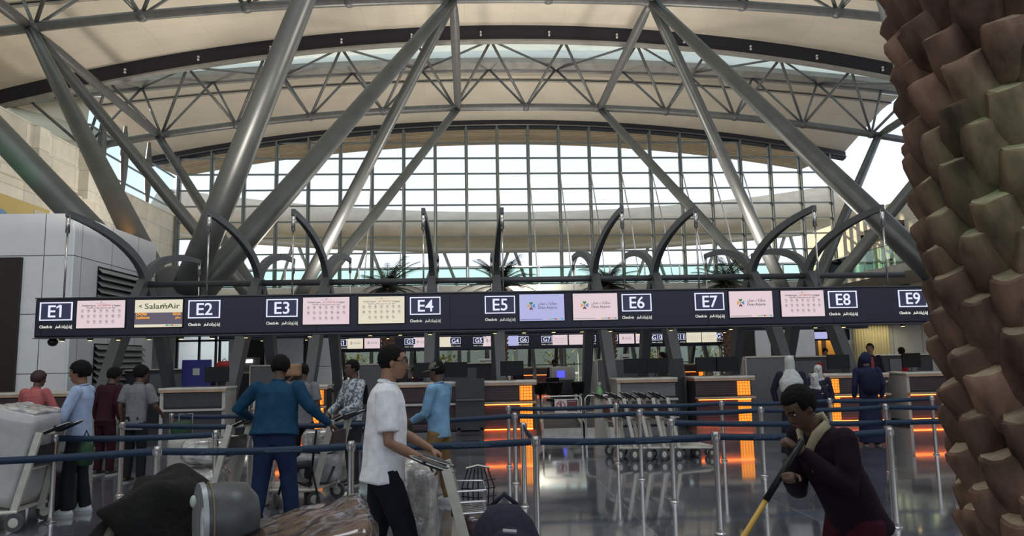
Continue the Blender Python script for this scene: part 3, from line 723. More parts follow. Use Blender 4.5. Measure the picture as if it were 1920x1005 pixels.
def desk(x0, x1, y, label, honey=None, panel='louvre', top=1.2, d=.75, glow=True, cheek='l', group=None, name='check_in_desk'):
    w = x1-x0
    t = thing(name, label, 'desk', (x0, y, 0), 0, group)
    m = MB(); m.rbox(-.03, w+.03, -.06, d, top-.055, top, .02); m.build('counter_top', TOPW, t)
    m = MB(); m.box(-.02, w+.02, -.05, .0, top-.10, top-.055); m.build('edge_band', TAN, t)
    m = MB(); m.box(.02, w-.02, .08, d-.03, .12, top-.1); m.build('carcass', DARKP, t)
    body = PLUM if panel == 'louvre' else (DARKP if panel == 'dark' else GREYP)
    hx0 = hx1 = None
    if honey == 'r': hx0, hx1 = w-.36, w-.08
    if honey == 'l': hx0, hx1 = .08, .34
    a, b = .02, w-.02
    if honey == 'r': b = hx0-.02
    if honey == 'l': a = hx1+.02
    m = MB(); m.box(a, b, .03, .09, .78, top-.12); m.box(a, b, .03, .09, .16, .68); m.build('front_panel', body, t)
    if 'l' in cheek: m = MB(); m.box(-.0, .07, -.01, d, .0, top-.055); m.build('side_panel', GREYL, t)
    if 'r' in cheek: m = MB(); m.box(w-.07, w, -.01, d, .0, top-.055); m.build('side_panel', GREYL, t)
    m = MB(); m.rbox(0, w, -.14, .05, .69, .735, .015); m.build('bag_shelf', TAN if glow else GREYL, t)
    if honey:
        m = MB(); m.box(hx0, hx1, .0, .07, .76, top-.12); m.box(hx0, hx1, .0, .07, .14, .67); m.build('honeycomb_light', HONEY, t)
    if glow:
        m = MB(); m.box(.08, w-.08, -.02, .02, .668, .685); m.build('light_strip', STRIP, t)
        m = MB(); m.box(.08, w-.08, -.03, .03, .118, .135); m.build('light_strip', STRIP, t)
    m = MB(); m.box(0, w, .0, d, 0, .1); m.build('plinth', FLAMEP if glow else GREYP, t)
    return t
YD = 16.75
desk(-14.5, -8.4, YD, 'dark check-in desk with tan top at the far left under the E1 sign', None, 'louvre', glow=False, cheek='r', top=1.17)
d1 = desk(-6.75, -5.35, YD, 'pale-framed check-in desk with black front under the E2 sign', None, 'dark', glow=False, cheek='lr')
desk(-4.75, -3.15, YD, 'check-in desk with orange glow hidden behind the man in the blue jacket', 'r', 'louvre')
desk(-1.62, .25, YD, 'check-in desk with pale left side behind the man in the denim shirt', None, 'louvre', cheek='l', glow=False)
desk(.25, 1.50, YD, 'plum louvred check-in desk with orange honeycomb strip, left of the baggage belts', 'r', 'louvre', cheek='')
desk(3.36, 4.72, YD, 'grey-fronted check-in desk behind the row of nested trolleys', None, 'grey', cheek='l', glow=False)
desk(5.15, 6.52, YD, 'plum louvred check-in desk with orange honeycomb strip, under the E7 sign', 'r', 'louvre', cheek='')
desk(8.2, 9.7, YD, 'check-in desk with honeycomb strip at its left end, under the E8 sign', 'l', 'louvre', cheek='')
desk(10.15, 11.9, YD, 'plum louvred check-in desk beside the palm trunk, under the E9 sign', None, 'louvre', cheek='l')
# black poster stand on the desk front by the denim shirt man
t = thing('display_stand', 'tall black display stand with three ledges against the desk front, beside the denim shirt man', 'stand', (.02, YD-.22, 0))
m = MB(); m.box(-.32, .32, 0, .06, .15, 1.27); m.box(-.30, .30, -.05, .2, 0, .04); m.box(-.28, -.22, 0, .06, 0, .2); m.box(.22, .28, 0, .06, 0, .2); m.build('back_board', DARKP, t)
for z in (.40, .80): m = MB(); m.box(-.31, .31, -.1, .0, z, z+.02); m.build('ledge', GREYP, t)
# zig-zag edged charcoal cabinet
t = thing('charcoal_cabinet', 'tall charcoal cabinet with notched edge right of the grey-fronted desk', 'cabinet', (4.76, 17.4, 0))
m = MB(); m.box(0, .34, 0, .9, 0, 1.62)
for i in range(9): m.prism([(-.05, .25+.14*i), (0, .18+.14*i), (0, .32+.14*i)], 0, .05)
m.build('body', DARKP, t)
# tall grey partition with notice
def partition(x0, x1, y, h, label, cap=True):
    t = thing('partition_panel', label, 'partition', (x0, y, 0)); w = x1-x0
    m = MB(); m.rbox(0, w, 0, .12, 0, h, .02); m.build('panel', GREYP, t)
    m = MB(); m.box(-.02, w+.02, -.02, .14, h, h+.04); m.build('cap', TOPW, t)
    m = MB(); m.box(-.03, .0, -.01, .13, 0, h); m.build('edge_trim', TOPW, t)
    return t
partition(6.9, 8.1, 18.1, 1.60, 'grey partition panel with pale cap behind the woman in the white scarf')
partition(3.55, 4.35, 20.3, 1.60, 'narrow grey partition panel behind the conveyor gap under the E6 sign')
partition(-3.0, -2.3, 20.6, 1.60, 'grey partition panel behind the man in the patterned shirt')
partition(-6.1, -4.9, 21.2, 1.62, 'charcoal back panel left of the man in the blue jacket')
# rear counters facing the other way: tall backs with pale tops, shelf inset
def rear_counter(x0, x1, label, y=22.95, h=1.60):
    t = thing('rear_counter', label, 'counter', (x0, y, 0)); w = x1-x0
    m = MB(); m.box(0, w, .1, .8, 0, h-.04); m.build('carcass', DARKP, t)
    m = MB(); m.rbox(-.04, w+.04, 0, .85, h-.04, h, .015); m.build('counter_top', TOPW, t)
    m = MB(); m.box(-.005, .08, -.005, .8, 0, h-.04); m.build('side_panel', GREYL, t); m = MB(); m.box(w*.28, w*.72, .06, .1, .9, h-.15); m.build('inset_panel', GREYP, t)
    m = MB(); m.box(0, w, 0, .1, .72, .78); m.build('work_shelf', GREYL, t)
    return t
rear_counter(-1.6, .95, 'rear counter back with pale top behind the denim shirt man')
rear_counter(3.9, 6.55, 'rear counter back with pale top behind the trolley row')
rear_counter(8.6, 12.2, 'rear counter back with pale top behind the white-scarfed women')
rear_counter(12.9, 14.9, 'rear counter back at the far right beside the palm trunk')
rear_counter(-10.5, -7.3, 'rear counter back at the far left behind the grey t-shirt man')
# desktop monitors, chairs
def monitor(x, y, z, rz, label):
    t = thing('desk_monitor', label, 'monitor', (x, y, z), rz, 'clerks monitors')
    m = MB(); m.rbox(-.27, .27, -.02, .03, .1, .44, .01); m.build('screen_back', BLACK, t)
    m = MB(); m.tube([(0, .0, .01), (0, .0, .2)], .02, 8); m.rbox(-.1, .1, -.07, .07, 0, .015, .005); m.build('stand', STEELD, t)
def chair(x, y, rz, label):
    t = thing('office_chair', label, 'chair', (x, y, 0), rz, 'clerks chairs')
    m = MB(); m.rbox(-.24, .24, -.23, .23, .44, .52, .03); m.build('seat', BLACK, t, 'auto')
    m = MB(); m.tube([(0, -.24, .62), (0, -.26, .8), (0, -.23, 1.12)], [.2, .24, .2], 12, flat=(.16, 1.05, (0, 1, 0))); m.build('backrest', BLACK, t, 'auto')
    m = MB(); m.tube([(0, -.1, .46), (0, -.26, .5), (0, -.26, .7)], .02, 6); m.tube([(0, 0, .44), (0, 0, .08)], .03, 8); m.build('column', STEELD, t)
    for k in range(5):
        a = 2*PI*k/5; m = MB(); m.tube([(0, 0, .1), (.27*math.cos(a), .27*math.sin(a), .07)], [.025, .018], 6); m.ball((.27*math.cos(a), .27*math.sin(a), .035), .03, n=8, m=6); m.build('leg', BLACK, t)
mon = [(-5.7, 'E2'), (-4.1, 'E3'), (-1.0, 'E4'), (-.3, 'E4'), (1.0, 'E5'), (3.9, 'E6'), (4.4, 'E6'), (5.6, 'E7'), (6.1, 'E7'), (8.8, 'E8'), (10.6, 'E9')]
for i, (x, s_) in enumerate(mon):
    monitor(x, YD+.45+.02, 1.2, R(180+random.uniform(-15, 15)), 'black monitor seen from behind on the %s desk%s' % (s_, '' if [q[1] for q in mon].count(s_) == 1 else (', left one' if i+1 < len(mon) and mon[i+1][1] == s_ else ', right one')))
for i, (x, l) in enumerate(((-6.0, 'E2'), (-3.9, 'E3'), (-2.9, 'beside the patterned shirt man'), (2.55, 'by the conveyors'), (4.1, 'E6'), (5.9, 'E7'))):
    chair(x, (18.6, 18.6, 19.2, 21.7, 18.6, 18.6)[i], R(200-40*(i % 3)), 'black office chair behind the %s desk' % l if 'E' in l[:1] else 'black office chair %s' % l)
# keyboards, trays and boxes on rear counters
for i, (x, w_, h_, lb) in enumerate(((-1.05, .26, .16, 'white box on the rear counter, left of two'), (.55, .5, .12, 'white printer on the rear counter, right of two'), (4.95, .26, .18, 'pale bin on the rear counter behind the trolleys'))):
    t = thing('office_box', lb, 'box', (x, 23.3, 1.6)); m = MB(); m.rbox(-w_/2, w_/2, -.15, .15, 0, h_, .02); m.build('casing', mat('white_plastic', (.6, .6, .6), .4), t)
    m = MB(); m.box(-w_*.4, w_*.4, -.155, -.15, h_*.3, h_*.45); m.build('slot', BLACK, t)
# baggage belts between the desks
for i, (x0, x1, lb) in enumerate(((1.56, 2.46, 'left baggage conveyor with steel sides between the desks'), (2.5, 3.34, 'right baggage conveyor with steel sides, nearer the trolley row'))):
    t = thing('baggage_conveyor', lb, 'conveyor', (x0, 16.2, 0)); w = x1-x0
    m = MB(); m.add([(x_, y_, z_) for y_, z_ in ((0, .17), (1.2, .40), (3.4, .42)) for x_ in (.05, w-.05)]+[(x_, y_, z_-.05) for y_, z_ in ((0, .17), (1.2, .40), (3.4, .42)) for x_ in (.05, w-.05)], [(0, 1, 3, 2), (2, 3, 5, 4), (6, 8, 9, 7), (8, 10, 11, 9), (0, 6, 7, 1), (4, 5, 11, 10), (0, 2, 8, 6), (2, 4, 10, 8), (1, 7, 9, 3), (3, 9, 11, 5)]); m.build('belt', mat('rubber_belt', (.05, .05, .05), .6), t)
    for s in (0, w-.05):
        m = MB(); m.add([(s+q_, y_, z_) for q_ in (0, .05) for y_, z_ in ((-.02, .0), (-.02, .26), (1.2, .52), (3.4, .52), (3.4, .0))], [(0, 1, 2, 3, 4), (9, 8, 7, 6, 5), (0, 5, 6, 1), (1, 6, 7, 2), (2, 7, 8, 3), (3, 8, 9, 4), (0, 4, 9, 5)]); m.build('side_guard', CHROME, t)
    m = MB(); m.box(0, w, -.03, 0, .0, .17); m.build('front_plate', mat('dull_steel', (.55, .54, .50), .35, .8, 10, .1), t)
    m = MB(); m.box(.01, .04, -.06, -.03, .0, .5); m.box(w-.04, w-.01, -.06, -.03, .0, .5); m.build('gate_foot', CHROME, t); m = MB(); m.tube([(.02, -.05, .45), (.02, -.05, .80), (.08, -.05, .86), (w-.08, -.05, .86), (w-.02, -.05, .80), (w-.02, -.05, .50), (.02, -.05, .50)], .018, 8); m.build('gate_rail', CHROME, t, True)
    # notice plate with prohibition sign and dark text block
    n0 = w*.32
    m = MB(); m.box(n0, n0+.52, -.085, -.07, .52, .80); m.build('notice_plate', mat('white_notice', (.55, .52, .52), .4), t)
    m = MB(); m.box(n0+.27, n0+.50, -.09, -.085, .54, .78); m.build('text_block', mat('dark_red_print', (.12, .03, .03), .5), t)
    m = MB(); cx, cz, r = n0+.135, .66, .10
    for a in range(20):
        a0, a1 = 2*PI*a/20, 2*PI*(a+1)/20
        m.add([(cx+r*math.cos(a0), -.088, cz+r*math.sin(a0)), (cx+r*math.cos(a1), -.088, cz+r*math.sin(a1)), (cx+r*.8*math.cos(a1), -.088, cz+r*.8*math.sin(a1)), (cx+r*.8*math.cos(a0), -.088, cz+r*.8*math.sin(a0))], [(0, 1, 2, 3)])
    m.add([(cx-.075, -.089, cz+.06), (cx-.06, -.089, cz+.075), (cx+.075, -.089, cz-.06), (cx+.06, -.089, cz-.075)], [(0, 1, 2, 3)])
    m.build('prohibition_ring', mat('sign_red', (.45, .03, .03), .5), t)
    m = MB(); m.ball((cx, -.088, cz+.055), .017, .003, .017); m.box(cx-.018, cx+.018, -.0885, -.086, cz-.02, cz+.035); m.box(cx-.018, cx-.004, -.0885, -.086, cz-.07, cz-.02); m.box(cx+.004, cx+.018, -.0885, -.086, cz-.07, cz-.02); m.build('walking_figure', BLACK, t)
    text('WARNING', mat('white_notice', (.55, .52, .52), .4), t, n0+.285, .735, -.091, .035, 'warning_text')
for (x, lb) in ((1.95, 'left'), (2.38, 'middle'), (3.0, 'right')):
    t = thing('swivel_stool', 'black and steel stool behind the conveyor gates, %s one' % lb, 'stool', (x, 20.4, 0), 0, 'stools behind the conveyors')
    m = MB(); m.lathe([(.05, .7), (.15, .72), (.20, 1.0), (.21, 1.03), (0.02, 1.04)], 14); m.build('seat', BLACK, t, True)
    m = MB(); m.lathe([(.2, 0), (.2, .03), (.03, .06), (.03, .72)], 12); m.build('pedestal', CHROME, t, True)
t = thing('self_service_kiosk', 'black and white kiosk with small blue screen behind the conveyors', 'kiosk', (2.95, 23.2, 0))
m = MB(); m.rbox(-.35, .35, 0, .5, 0, 1.0, .03); m.build('pedestal', DARKP, t, 'auto'); m = MB(); m.rbox(-.38, .38, -.02, .4, 1.0, 1.42, .03); m.build('head', GREYL, t, 'auto')
m = MB(); m.box(-.2, .05, -.04, -.02, 1.08, 1.3); m.build('lit_panel', emi('kiosk_blue', (.12, .12, .9), 1), t)
t = thing('self_service_kiosk', 'dark kiosk with small blue screen behind the white polo man', 'kiosk', (-2.4, 24.9, 0))
m = MB(); m.rbox(-.35, .35, 0, .5, 0, 1.0, .03); m.build('pedestal', DARKP, t, 'auto'); m = MB(); m.rbox(-.38, .38, -.02, .4, 1.0, 1.45, .03); m.build('head', DARKP, t, 'auto')
m = MB(); m.box(-.2, .05, -.04, -.02, 1.12, 1.32); m.build('lit_panel', emi('kiosk_blue', (.12, .12, .9), 1), t)
# distant desks with orange honeycomb
for i, (x0, x1, hn, lb) in enumerate(((-7.0, -3.3, 'r', 'far desk left of the G3 sign'), (2.9, 6.0, 'l', 'far desk under the G6 and G7 signs'), (7.6, 10.4, None, 'far desk under the G8 sign'), (12, 15, 'r', 'far desk under the G10 sign'))):
    desk(x0, x1, 46.6, 'distant check-in desk, '+lb, hn, 'louvre', cheek='', group=None)
# ---- left block clad in white panels with louvres
bk = MB(); bk.box(-16, -10.5, 20, 25.15, 0, 5.78)
wb = struct(bk.build('wall_block', WHITEP)); 
m = MB(); m.box(-10.5, -10.44, 20.02, 25.13, 0.02, 5.77); struct(m.build('wall_block_side', WHITEPS))
LOUV = mat('grey_louvre_blade', (.30, .32, .32), .45, .2, 4, .1)
for z0, z1, nm in ((3.0, 4.52, 'upper'), (.4, 2.35, 'lower')):
    t = thing('louvre_grille', '%s grey ventilation louvre on the side of the white block' % nm, 'louvre', (-10.44, 22.8, z0))
    m = MB(); m.box(0, .03, -1.5, 1.5, 0, z1-z0); m.build('backing', BLACK, t)
    m = MB(); k = int((z1-z0)/.17)
    for i in range(k): z = (z1-z0)*i/k; m.add([(.02, -1.5, z+.15), (.14, -1.5, z+.02), (.14, 1.5, z+.02), (.02, 1.5, z+.15), (.02, -1.5, z+.12), (.14, -1.5, z-.0), (.14, 1.5, z-.0), (.02, 1.5, z+.12)], [(0, 1, 2, 3), (4, 7, 6, 5), (1, 5, 6, 2), (0, 4, 5, 1), (3, 2, 6, 7)])
    m.build('blades', LOUV, t)
m = MB(); m.box(-16.2, -11.72, 19.9, 20.02, 0, 4.6); struct(m.build('dark_opening', mat('dark_maroon_sheet', (.018, .010, .010), .5, 0, 6, .2)))  # flat dark sheet, paints in the unlit inside of the block's opening
# ---- low rooms and white panels beyond the island on the left
m = MB(); m.box(-17, -11.6, 30, 30.3, 0, 3.5); m.box(-9.5, -9.0, 30, 30.3, 0, 3.5); m.box(-8.1, -6.6, 30, 30.3, 0, 3.5); m.box(-6.1, -5.5, 30, 30.3, 0, 3.5); m.box(-11.6, -5.5, 30.3, 30.5, 3.0, 3.5)
struct(m.build('wall_partition', WHITEP))
m = MB(); m.box(-9.0, -8.1, 30.1, 30.3, 0, 3.0); m.box(-6.6, -6.1, 30.1, 30.3, 0, 3.5); struct(m.build('trim_8', mat('dark_maroon_sheet', (.018, .010, .010), .5, 0, 6, .2)))
m = MB(); m.add([(-11.6, 30.2, .9), (-9.5, 30.2, .9), (-9.5, 30.2, 3.0), (-11.6, 30.2, 3.0)], [(0, 1, 2, 3)]); w3 = struct(m.build('window_3', GLASS))
m = MB()
for x in (-11.55, -10.7, -10.05, -9.9, -9.5): m.box(x-.04, x+.04, 30.1, 30.2, .6, 3.0)
m.box(-11.6, -9.5, 30.1, 30.2, 2.62, 2.70); m.box(-11.6, -9.5, 30.1, 30.2, .95, 1.05); m.build('window_frame', STEELD, w3)
m = MB(); m.box(-14, -8, 33, 33.2, 0, 3.5); struct(m.build('wall_window_back', mat('bright_white_wall', (.75, .78, .78), .6)))
light('room_lamp', 'AREA', (-11, 31.6, 3.3), 60, (.92, .97, 1), (0, 0, 0), 3, 1)
t = thing('lit_service_booth', 'small lit kitchenette booth seen behind the blue jacket man', 'booth', (-8.6, 28.8, 0))
m = MB(); m.box(-.6, .95, 0, 1.0, 0, 1.35); m.build('counter', DARKP, t); m = MB(); m.box(-.65, 1.0, -.05, 1.0, 1.35, 1.41); m.build('counter_top', TOPW, t)
m = MB(); m.box(-.1, .5, .3, .6, 1.41, 1.95); m.build('cabinet', GREYP, t); m = MB(); m.box(0, .3, .25, .29, 1.75, 1.88); m.build('lit_panel', emi('warm_white_lamp', (1, .9, .85), 2), t)
for x0, lb in ((-9.3, 'blue and white airline stand-up display behind the E2 desk'),):
    t = thing('standing_banner', lb, 'banner', (-8.05, 22.5, 0)); m = MB(); m.box(-.42, .42, 0, .06, .9, 1.85); m.box(-.3, .3, -.1, .2, 0, .9); m.build('panel', mat('royal_blue_print', (.03, .04, .25), .5), t)
    m = MB(); m.box(-.1, .1, -.01, 0, 1.4, 1.6); m.build('emblem', mat('white_plastic', (.6, .6, .6), .4), t)
t = thing('red_bag', 'small red bag on the counter behind the E2 desk', 'bag', (-7.5, 23.3, 1.6)); m = MB(); m.rings([(0, 0, 0, .25, .12), (0, 0, .1, .27, .13), (0, 0, .2, .15, .08)], 14); m.build('body', mat('dull_red', (.35, .02, .02), .6), t, True); m = MB(); m.tube([(-.08, 0, .19), (0, 0, .28), (.08, 0, .19)], .012, 6); m.build('handle', BLACK, t)
# rooms on the right under the gallery
m = MB(); m.box(11.87, 12.5, 30, 30.3, 0, 3.5); m.box(12.93, 14.4, 30, 30.3, 0, 3.5); m.box(16.9, 18.0, 37.8, 38.0, 0, 3.5); m.box(22.1, 25.2, 37.8, 38.0, 0, 3.5); m.box(25.2, 30.7, 35.0, 35.2, 0, 4.5)
struct(m.build('wall_partition_right', WHITEP))
m = MB(); m.box(12.5, 12.93, 30.1, 30.3, 0, 3.5); m.box(11.1, 11.87, 30.1, 30.3, 0, 3.5); struct(m.build('trim_9', mat('dark_maroon_sheet', (.018, .010, .010), .5, 0, 6, .2)))
t = thing('lit_service_booth', 'yellow-lit service booth at the right with two small screens above', 'booth', (19.0, 38.0, 0))
m = MB(); m.box(-1.0, 1.1, 1.6, 1.8, 0, 3.4); m.build('back_wall', mat('warm_ochre_wall', (.60, .34, .10), .6), t); m = MB(); m.box(-.58, .08, 1.4, 1.6, 0, 2.5); m.box(.36, .52, 1.4, 1.6, 0, 2.5); m.build('dark_doorway', DARKP, t)
m = MB(); m.box(-1.0, 1.1, -.2, .6, 0, 1.3); m.build('counter', GREYP, t); m = MB(); m.box(-1.0, 1.1, -.1, .1, 2.35, 3.0); m.build('fascia', NAVY, t)
light('booth_lamp', 'AREA', (19.05, 38.8, 3.3), 70, (1, .75, .4), (0, 0, 0), 1.8, .6)
screen(18.5, 37.86, 2.62, .70, .36, S_BLUE, '', 'small lit screen above the yellow booth, left one'); screen(19.42, 37.86, 2.62, .76, .36, S_BLUE, '', 'small lit screen above the yellow booth, right one')
m = MB(); n = 60
m.add([(20.15+1.95*i/n, 37.6+.07*math.sin(i*1.3), z) for z in (0.05, 3.45) for i in range(n+1)], [(i, i+1, n+2+i, n+1+i) for i in range(n)])
ct = m.build('curtain', mat('pale_gold_curtain', (.66, .60, .40), .7), None, True); tag(ct, 'pale gold pleated curtain hanging behind the man in the suit', 'curtain')
light('curtain_lamp', 'AREA', (21.1, 36.9, 3.4), 45, (1, .88, .55), (R(-25), 0, 0), 2, .3)
# ================================================================ QUEUE BARRIERS
BELT = mat('navy_belt_webbing', (.008, .026, .062), .55, 0, 40, .15)
BELTP = mat('belt_print', (.10, .16, .26), .6)
POSTS = {}
def stanchion(x, y, label):
    t = thing('barrier_post', label, 'barrier post', (x, y, 0), 0, None)
    m = MB(); m.lathe([(.052, 0), (.054, .008), (.048, .014), (.034, .02), (.032, .05)], 20); m.build('base', CHROME, t, 'auto')
    m = MB(); m.lathe([(.029, .03), (.029, .87)], 16); m.build('pole', CHROME, t, 'auto')
    m = MB(); m.lathe([(.033, .855), (.036, .86), (.036, .93), (.033, .945), (.02, .95)], 16); m.box(-.042, .042, -.012, .012, .875, .925); m.build('cassette', CHROME, t, 'auto')
    POSTS[(round(x, 1), y)] = t
    return t
def belt(a, b, parent, printed=False, sag=.012):
    # belt drawn out of one post and clipped to the next one
    a = Vector(a); b = Vector(b); o = parent.location; n = 10; L = (b-a).length; d = (b-a)/L
    vs = []; fs = []
    for i in range(n+1):
        u = i/n; p = a.lerp(b, u)-o; tw = .12*math.sin(u*PI)*(1 if L > 1 else .3)
        zz = .90-sag*4*u*(1-u)*L
        nx = d.y*math.sin(tw)*.026; ny = -d.x*math.sin(tw)*.026
        for s in (-1, 1): vs.append((p.x+s*nx, p.y+s*ny, zz+s*.033*math.cos(tw)))
        for s in (1, -1): vs.append((p.x+s*nx+d.y*.003, p.y+s*ny-d.x*.003+.0, zz+s*.033*math.cos(tw)))
    for i in range(n):
        q = i*4
        for j in range(4): fs.append((q+j, q+(j+1) % 4, q+4+(j+1) % 4, q+4+j))
    m = MB(); m.add(vs, fs); bo = m.build('belt', BELT, parent, True)
    if printed:
        for u in (.2, .55):
            p = a.lerp(b, u)-o
            zz = .90-sag*4*u*(1-u)*L-.012
            text(arab('مطار مسقط الدولي') if u < .5 else 'Muscat International Airport', BELTP, bo, p.x, zz, p.y-.012, .03, 'belt_lettering', 'LEFT', 0, 1.0, .001)
ordn = 'first second third fourth fifth sixth seventh eighth ninth'.split()
XS = [-8.1, -6.35, -4.6, -2.85, -1.1, .62, 2.35, 4.07, 5.87, 7.6, 9.35]
rows = {7.07: [(-2.85), (-1.1), .62, 2.35, 4.07], 8.64: [-4.6, -2.85, .62, 2.35, 7.6], 10.25: [-4.6, .62, 2.35, 4.07, 5.87, 9.35], 11.87: [-4.6, -2.85, .62, 2.35, 4.07, 5.87, 7.6]}
rn = {7.07: 'nearest', 8.64: 'second', 10.25: 'third', 11.87: 'farthest'}
for y, xl in rows.items():
    for i, x in enumerate(xl):
        stanchion(x, y, 'steel barrier post with blue belt, %s row, %s from the left' % (rn[y], ordn[i]))
def P(x, y): return Vector((x, y, 0))
spans = {7.07: [(-8.1, -2.85), (-2.85, -1.1), (-1.1, .62), (.62, 2.35), (2.35, 4.07)],
         8.64: [(-8.1, -4.6), (-4.6, -2.85), (2.35, 7.6)],
         10.25: [(-4.6, .62), (.62, 2.35), (2.35, 4.07), (4.07, 5.87), (5.87, 9.35)],
         11.87: [(-4.6, -2.85), (.62, 2.35), (2.35, 4.07), (4.07, 5.87), (5.87, 7.6)]}
for y, sl in spans.items():
    for a, b in sl:
        k = (round(b, 1), y) if (round(b, 1), y) in POSTS else (round(a, 1), y)
        s = Vector((1, 0, 0))
        belt(P(a, y)+s*.04, P(b, y)-s*.04, POSTS[k], y == 7.07)
belt(P(.62, 7.07)+Vector((0, .04, 0)), P(.62, 8.64)-Vector((0, .04, 0)), POSTS[(.6, 8.64)])
belt(P(4.07, 8.64-1.57)+Vector((0, .04, 0)), P(5.87, 10.25)-Vector((0.03, .04, 0)), POSTS[(5.9, 10.25)])
# ================================================================ LUGGAGE TROLLEYS
ALU = mat('trolley_aluminium', (.55, .53, .47), .4, .25, 15, .08)
PADB = mat('dark_handle_rubber', (.014, .016, .024), .45, 0, 20, .1)
TYRE = mat('grey_tyre', (.07, .07, .075), .6)
def make_trolley(loc, rz, label, group=None, basket=True, netb=False):
    # front of the tray towards local +y, pusher stands at -y
    t = thing('luggage_trolley', label, 'trolley', loc, rz, group)
    m = MB(); m.tube([(-.30, -.32, .20), (-.22, .45, .17), (-.12, .62, .165), (.12, .62, .165), (.22, .45, .17), (.30, -.32, .20)], .022, 8)
    m.tube([(-.29, -.1, .19), (.29, -.1, .19)], .015, 6); m.tube([(-.25, .2, .18), (.25, .2, .18)], .015, 6); m.build('base_frame', ALU, t, True)
    m = MB(); m.prism([(-.27, -.30), (.27, -.30), (.19, .45), (-.19, .45)], 0, .018, Matrix.Translation((0, 0, .215)) @ Matrix(((1, 0, 0, 0), (0, 0, 1, 0), (0, -1, 0, 0), (0, 0, 0, 1)))); m.build('tray', ALU, t)
    for s in (-1, 1):
        m = MB(); m.tube([(s*.28, -.26, .13), (s*.26, -.36, .55), (s*.24, -.47, 1.0)], .034, 4, flat=(1.0, .55, (0, 1, 0))); m.build('upright', ALU, t)
    m = MB(); m.tube([(-.24, -.46, .97), (.24, -.46, .97)], .018, 8); m.build('cross_bar', ALU, t, True); m = MB(); m.tube([(-.26, -.38, .62), (.26, -.38, .62)], .014, 6); m.build('cross_bar', ALU, t, True)
    for s in (-1, 1):
        pts = []; n = 12
        for i in range(n+1):
            a = 2*PI*i/n; pts.append((s*.15+.098*math.cos(a), -.57+.165*math.sin(a)*.927, 1.035-.165*math.sin(a)*.375))
        m = MB(); m.ball((0, 0, 0), .098, .165, .022, 18, 8, Matrix.Translation((s*.15, -.57, 1.03)) @ Matrix.Rotation(R(-22), 4, 'X')); m.build('handle_pad', PADB, t, True)
        m = MB(); m.tube(pts, .0045, 6, False); m.build('handle_rim', ALU, t, True)
    m = MB(); m.tube([(-.25, -.62, 1.06), (0, -.66, 1.07), (.25, -.62, 1.06)], .014, 8); m.tube([(-.17, -.48, .99), (-.17, -.56, 1.02)], .02, 6); m.tube([(.17, -.48, .99), (.17, -.56, 1.02)], .02, 6); m.build('brake_bar', PADB, t, True)
    if basket:
        m = MB(); m.box(-.22, .22, -.44, -.42, .66, .86); m.build('advert_panel', DARKP, t)
        m = MB()
        for z in (.68, .76, .84): m.tube([(-.24, -.42, z), (-.2, -.20, z), (.2, -.20, z), (.24, -.42, z)], .007, 5)
        for i in range(7): x = -.2+.4*i/6; m.tube([(x, -.20, .84), (x, -.20, .68), (x, -.42, .66)], .005, 5)
        m.build('wire_basket', CHROME, t)
    for wx, wy, r in ((-.30, -.30, .10), (.30, -.30, .10), (-.07, .55, .07), (.07, .55, .07)):
        Mt = Matrix.Translation((wx, wy, r)) @ Matrix.Rotation(PI/2, 4, 'Y')
        m = MB(); m.lathe([(r*.55, -.018), (r*.95, -.02), (r, 0), (r*.95, .02), (r*.55, .018)], 18, Mt); w_ = m.build('wheel', TYRE, t, 'auto')
        m = MB(); m.lathe([(r*.1, -.025), (r*.5, -.021), (r*.5, .021), (r*.1, .025)], 14, Mt); m.build('hub', ALU, w_, 'auto')
        m = MB(); m.tube([(wx, wy, r), (wx*.95, wy, .20)], .014, 6); m.build('fork', ALU, t)
    return t
tr0 = make_trolley((3.58, 12.35, 0), R(-84), 'front trolley of the nested row, rightmost', 'nested trolleys')
tr0.scale = (1, .78, 1)
nn = ['second from the right', 'third from the right', 'second from the left', 'leftmost, its handles sticking out behind']
for i in range(4):
    c = copy_tree(tr0); c.location = (3.58-.235*(i+1), 12.35+.03*(i+1), 0); c['label'] = 'nested trolley in the row, '+nn[i]
t = thing('sanitiser_bottle', 'small green-labelled bottle by the leftmost nested trolley handle', 'bottle', (2.28, 12.95, 0))
m = MB(); m.box(-.09, .09, -.09, .09, 0, .95); m.build('stand', GREYL, t); m = MB(); m.lathe([(.05, .95), (.055, 1.1), (.02, 1.16), (.02, 1.2)], 12); m.build('body', mat('green_label', (.15, .35, .12), .5), t, True); m = MB(); m.lathe([(.03, 1.2), (.03, 1.25)], 10); m.build('cap', GREYL, t)
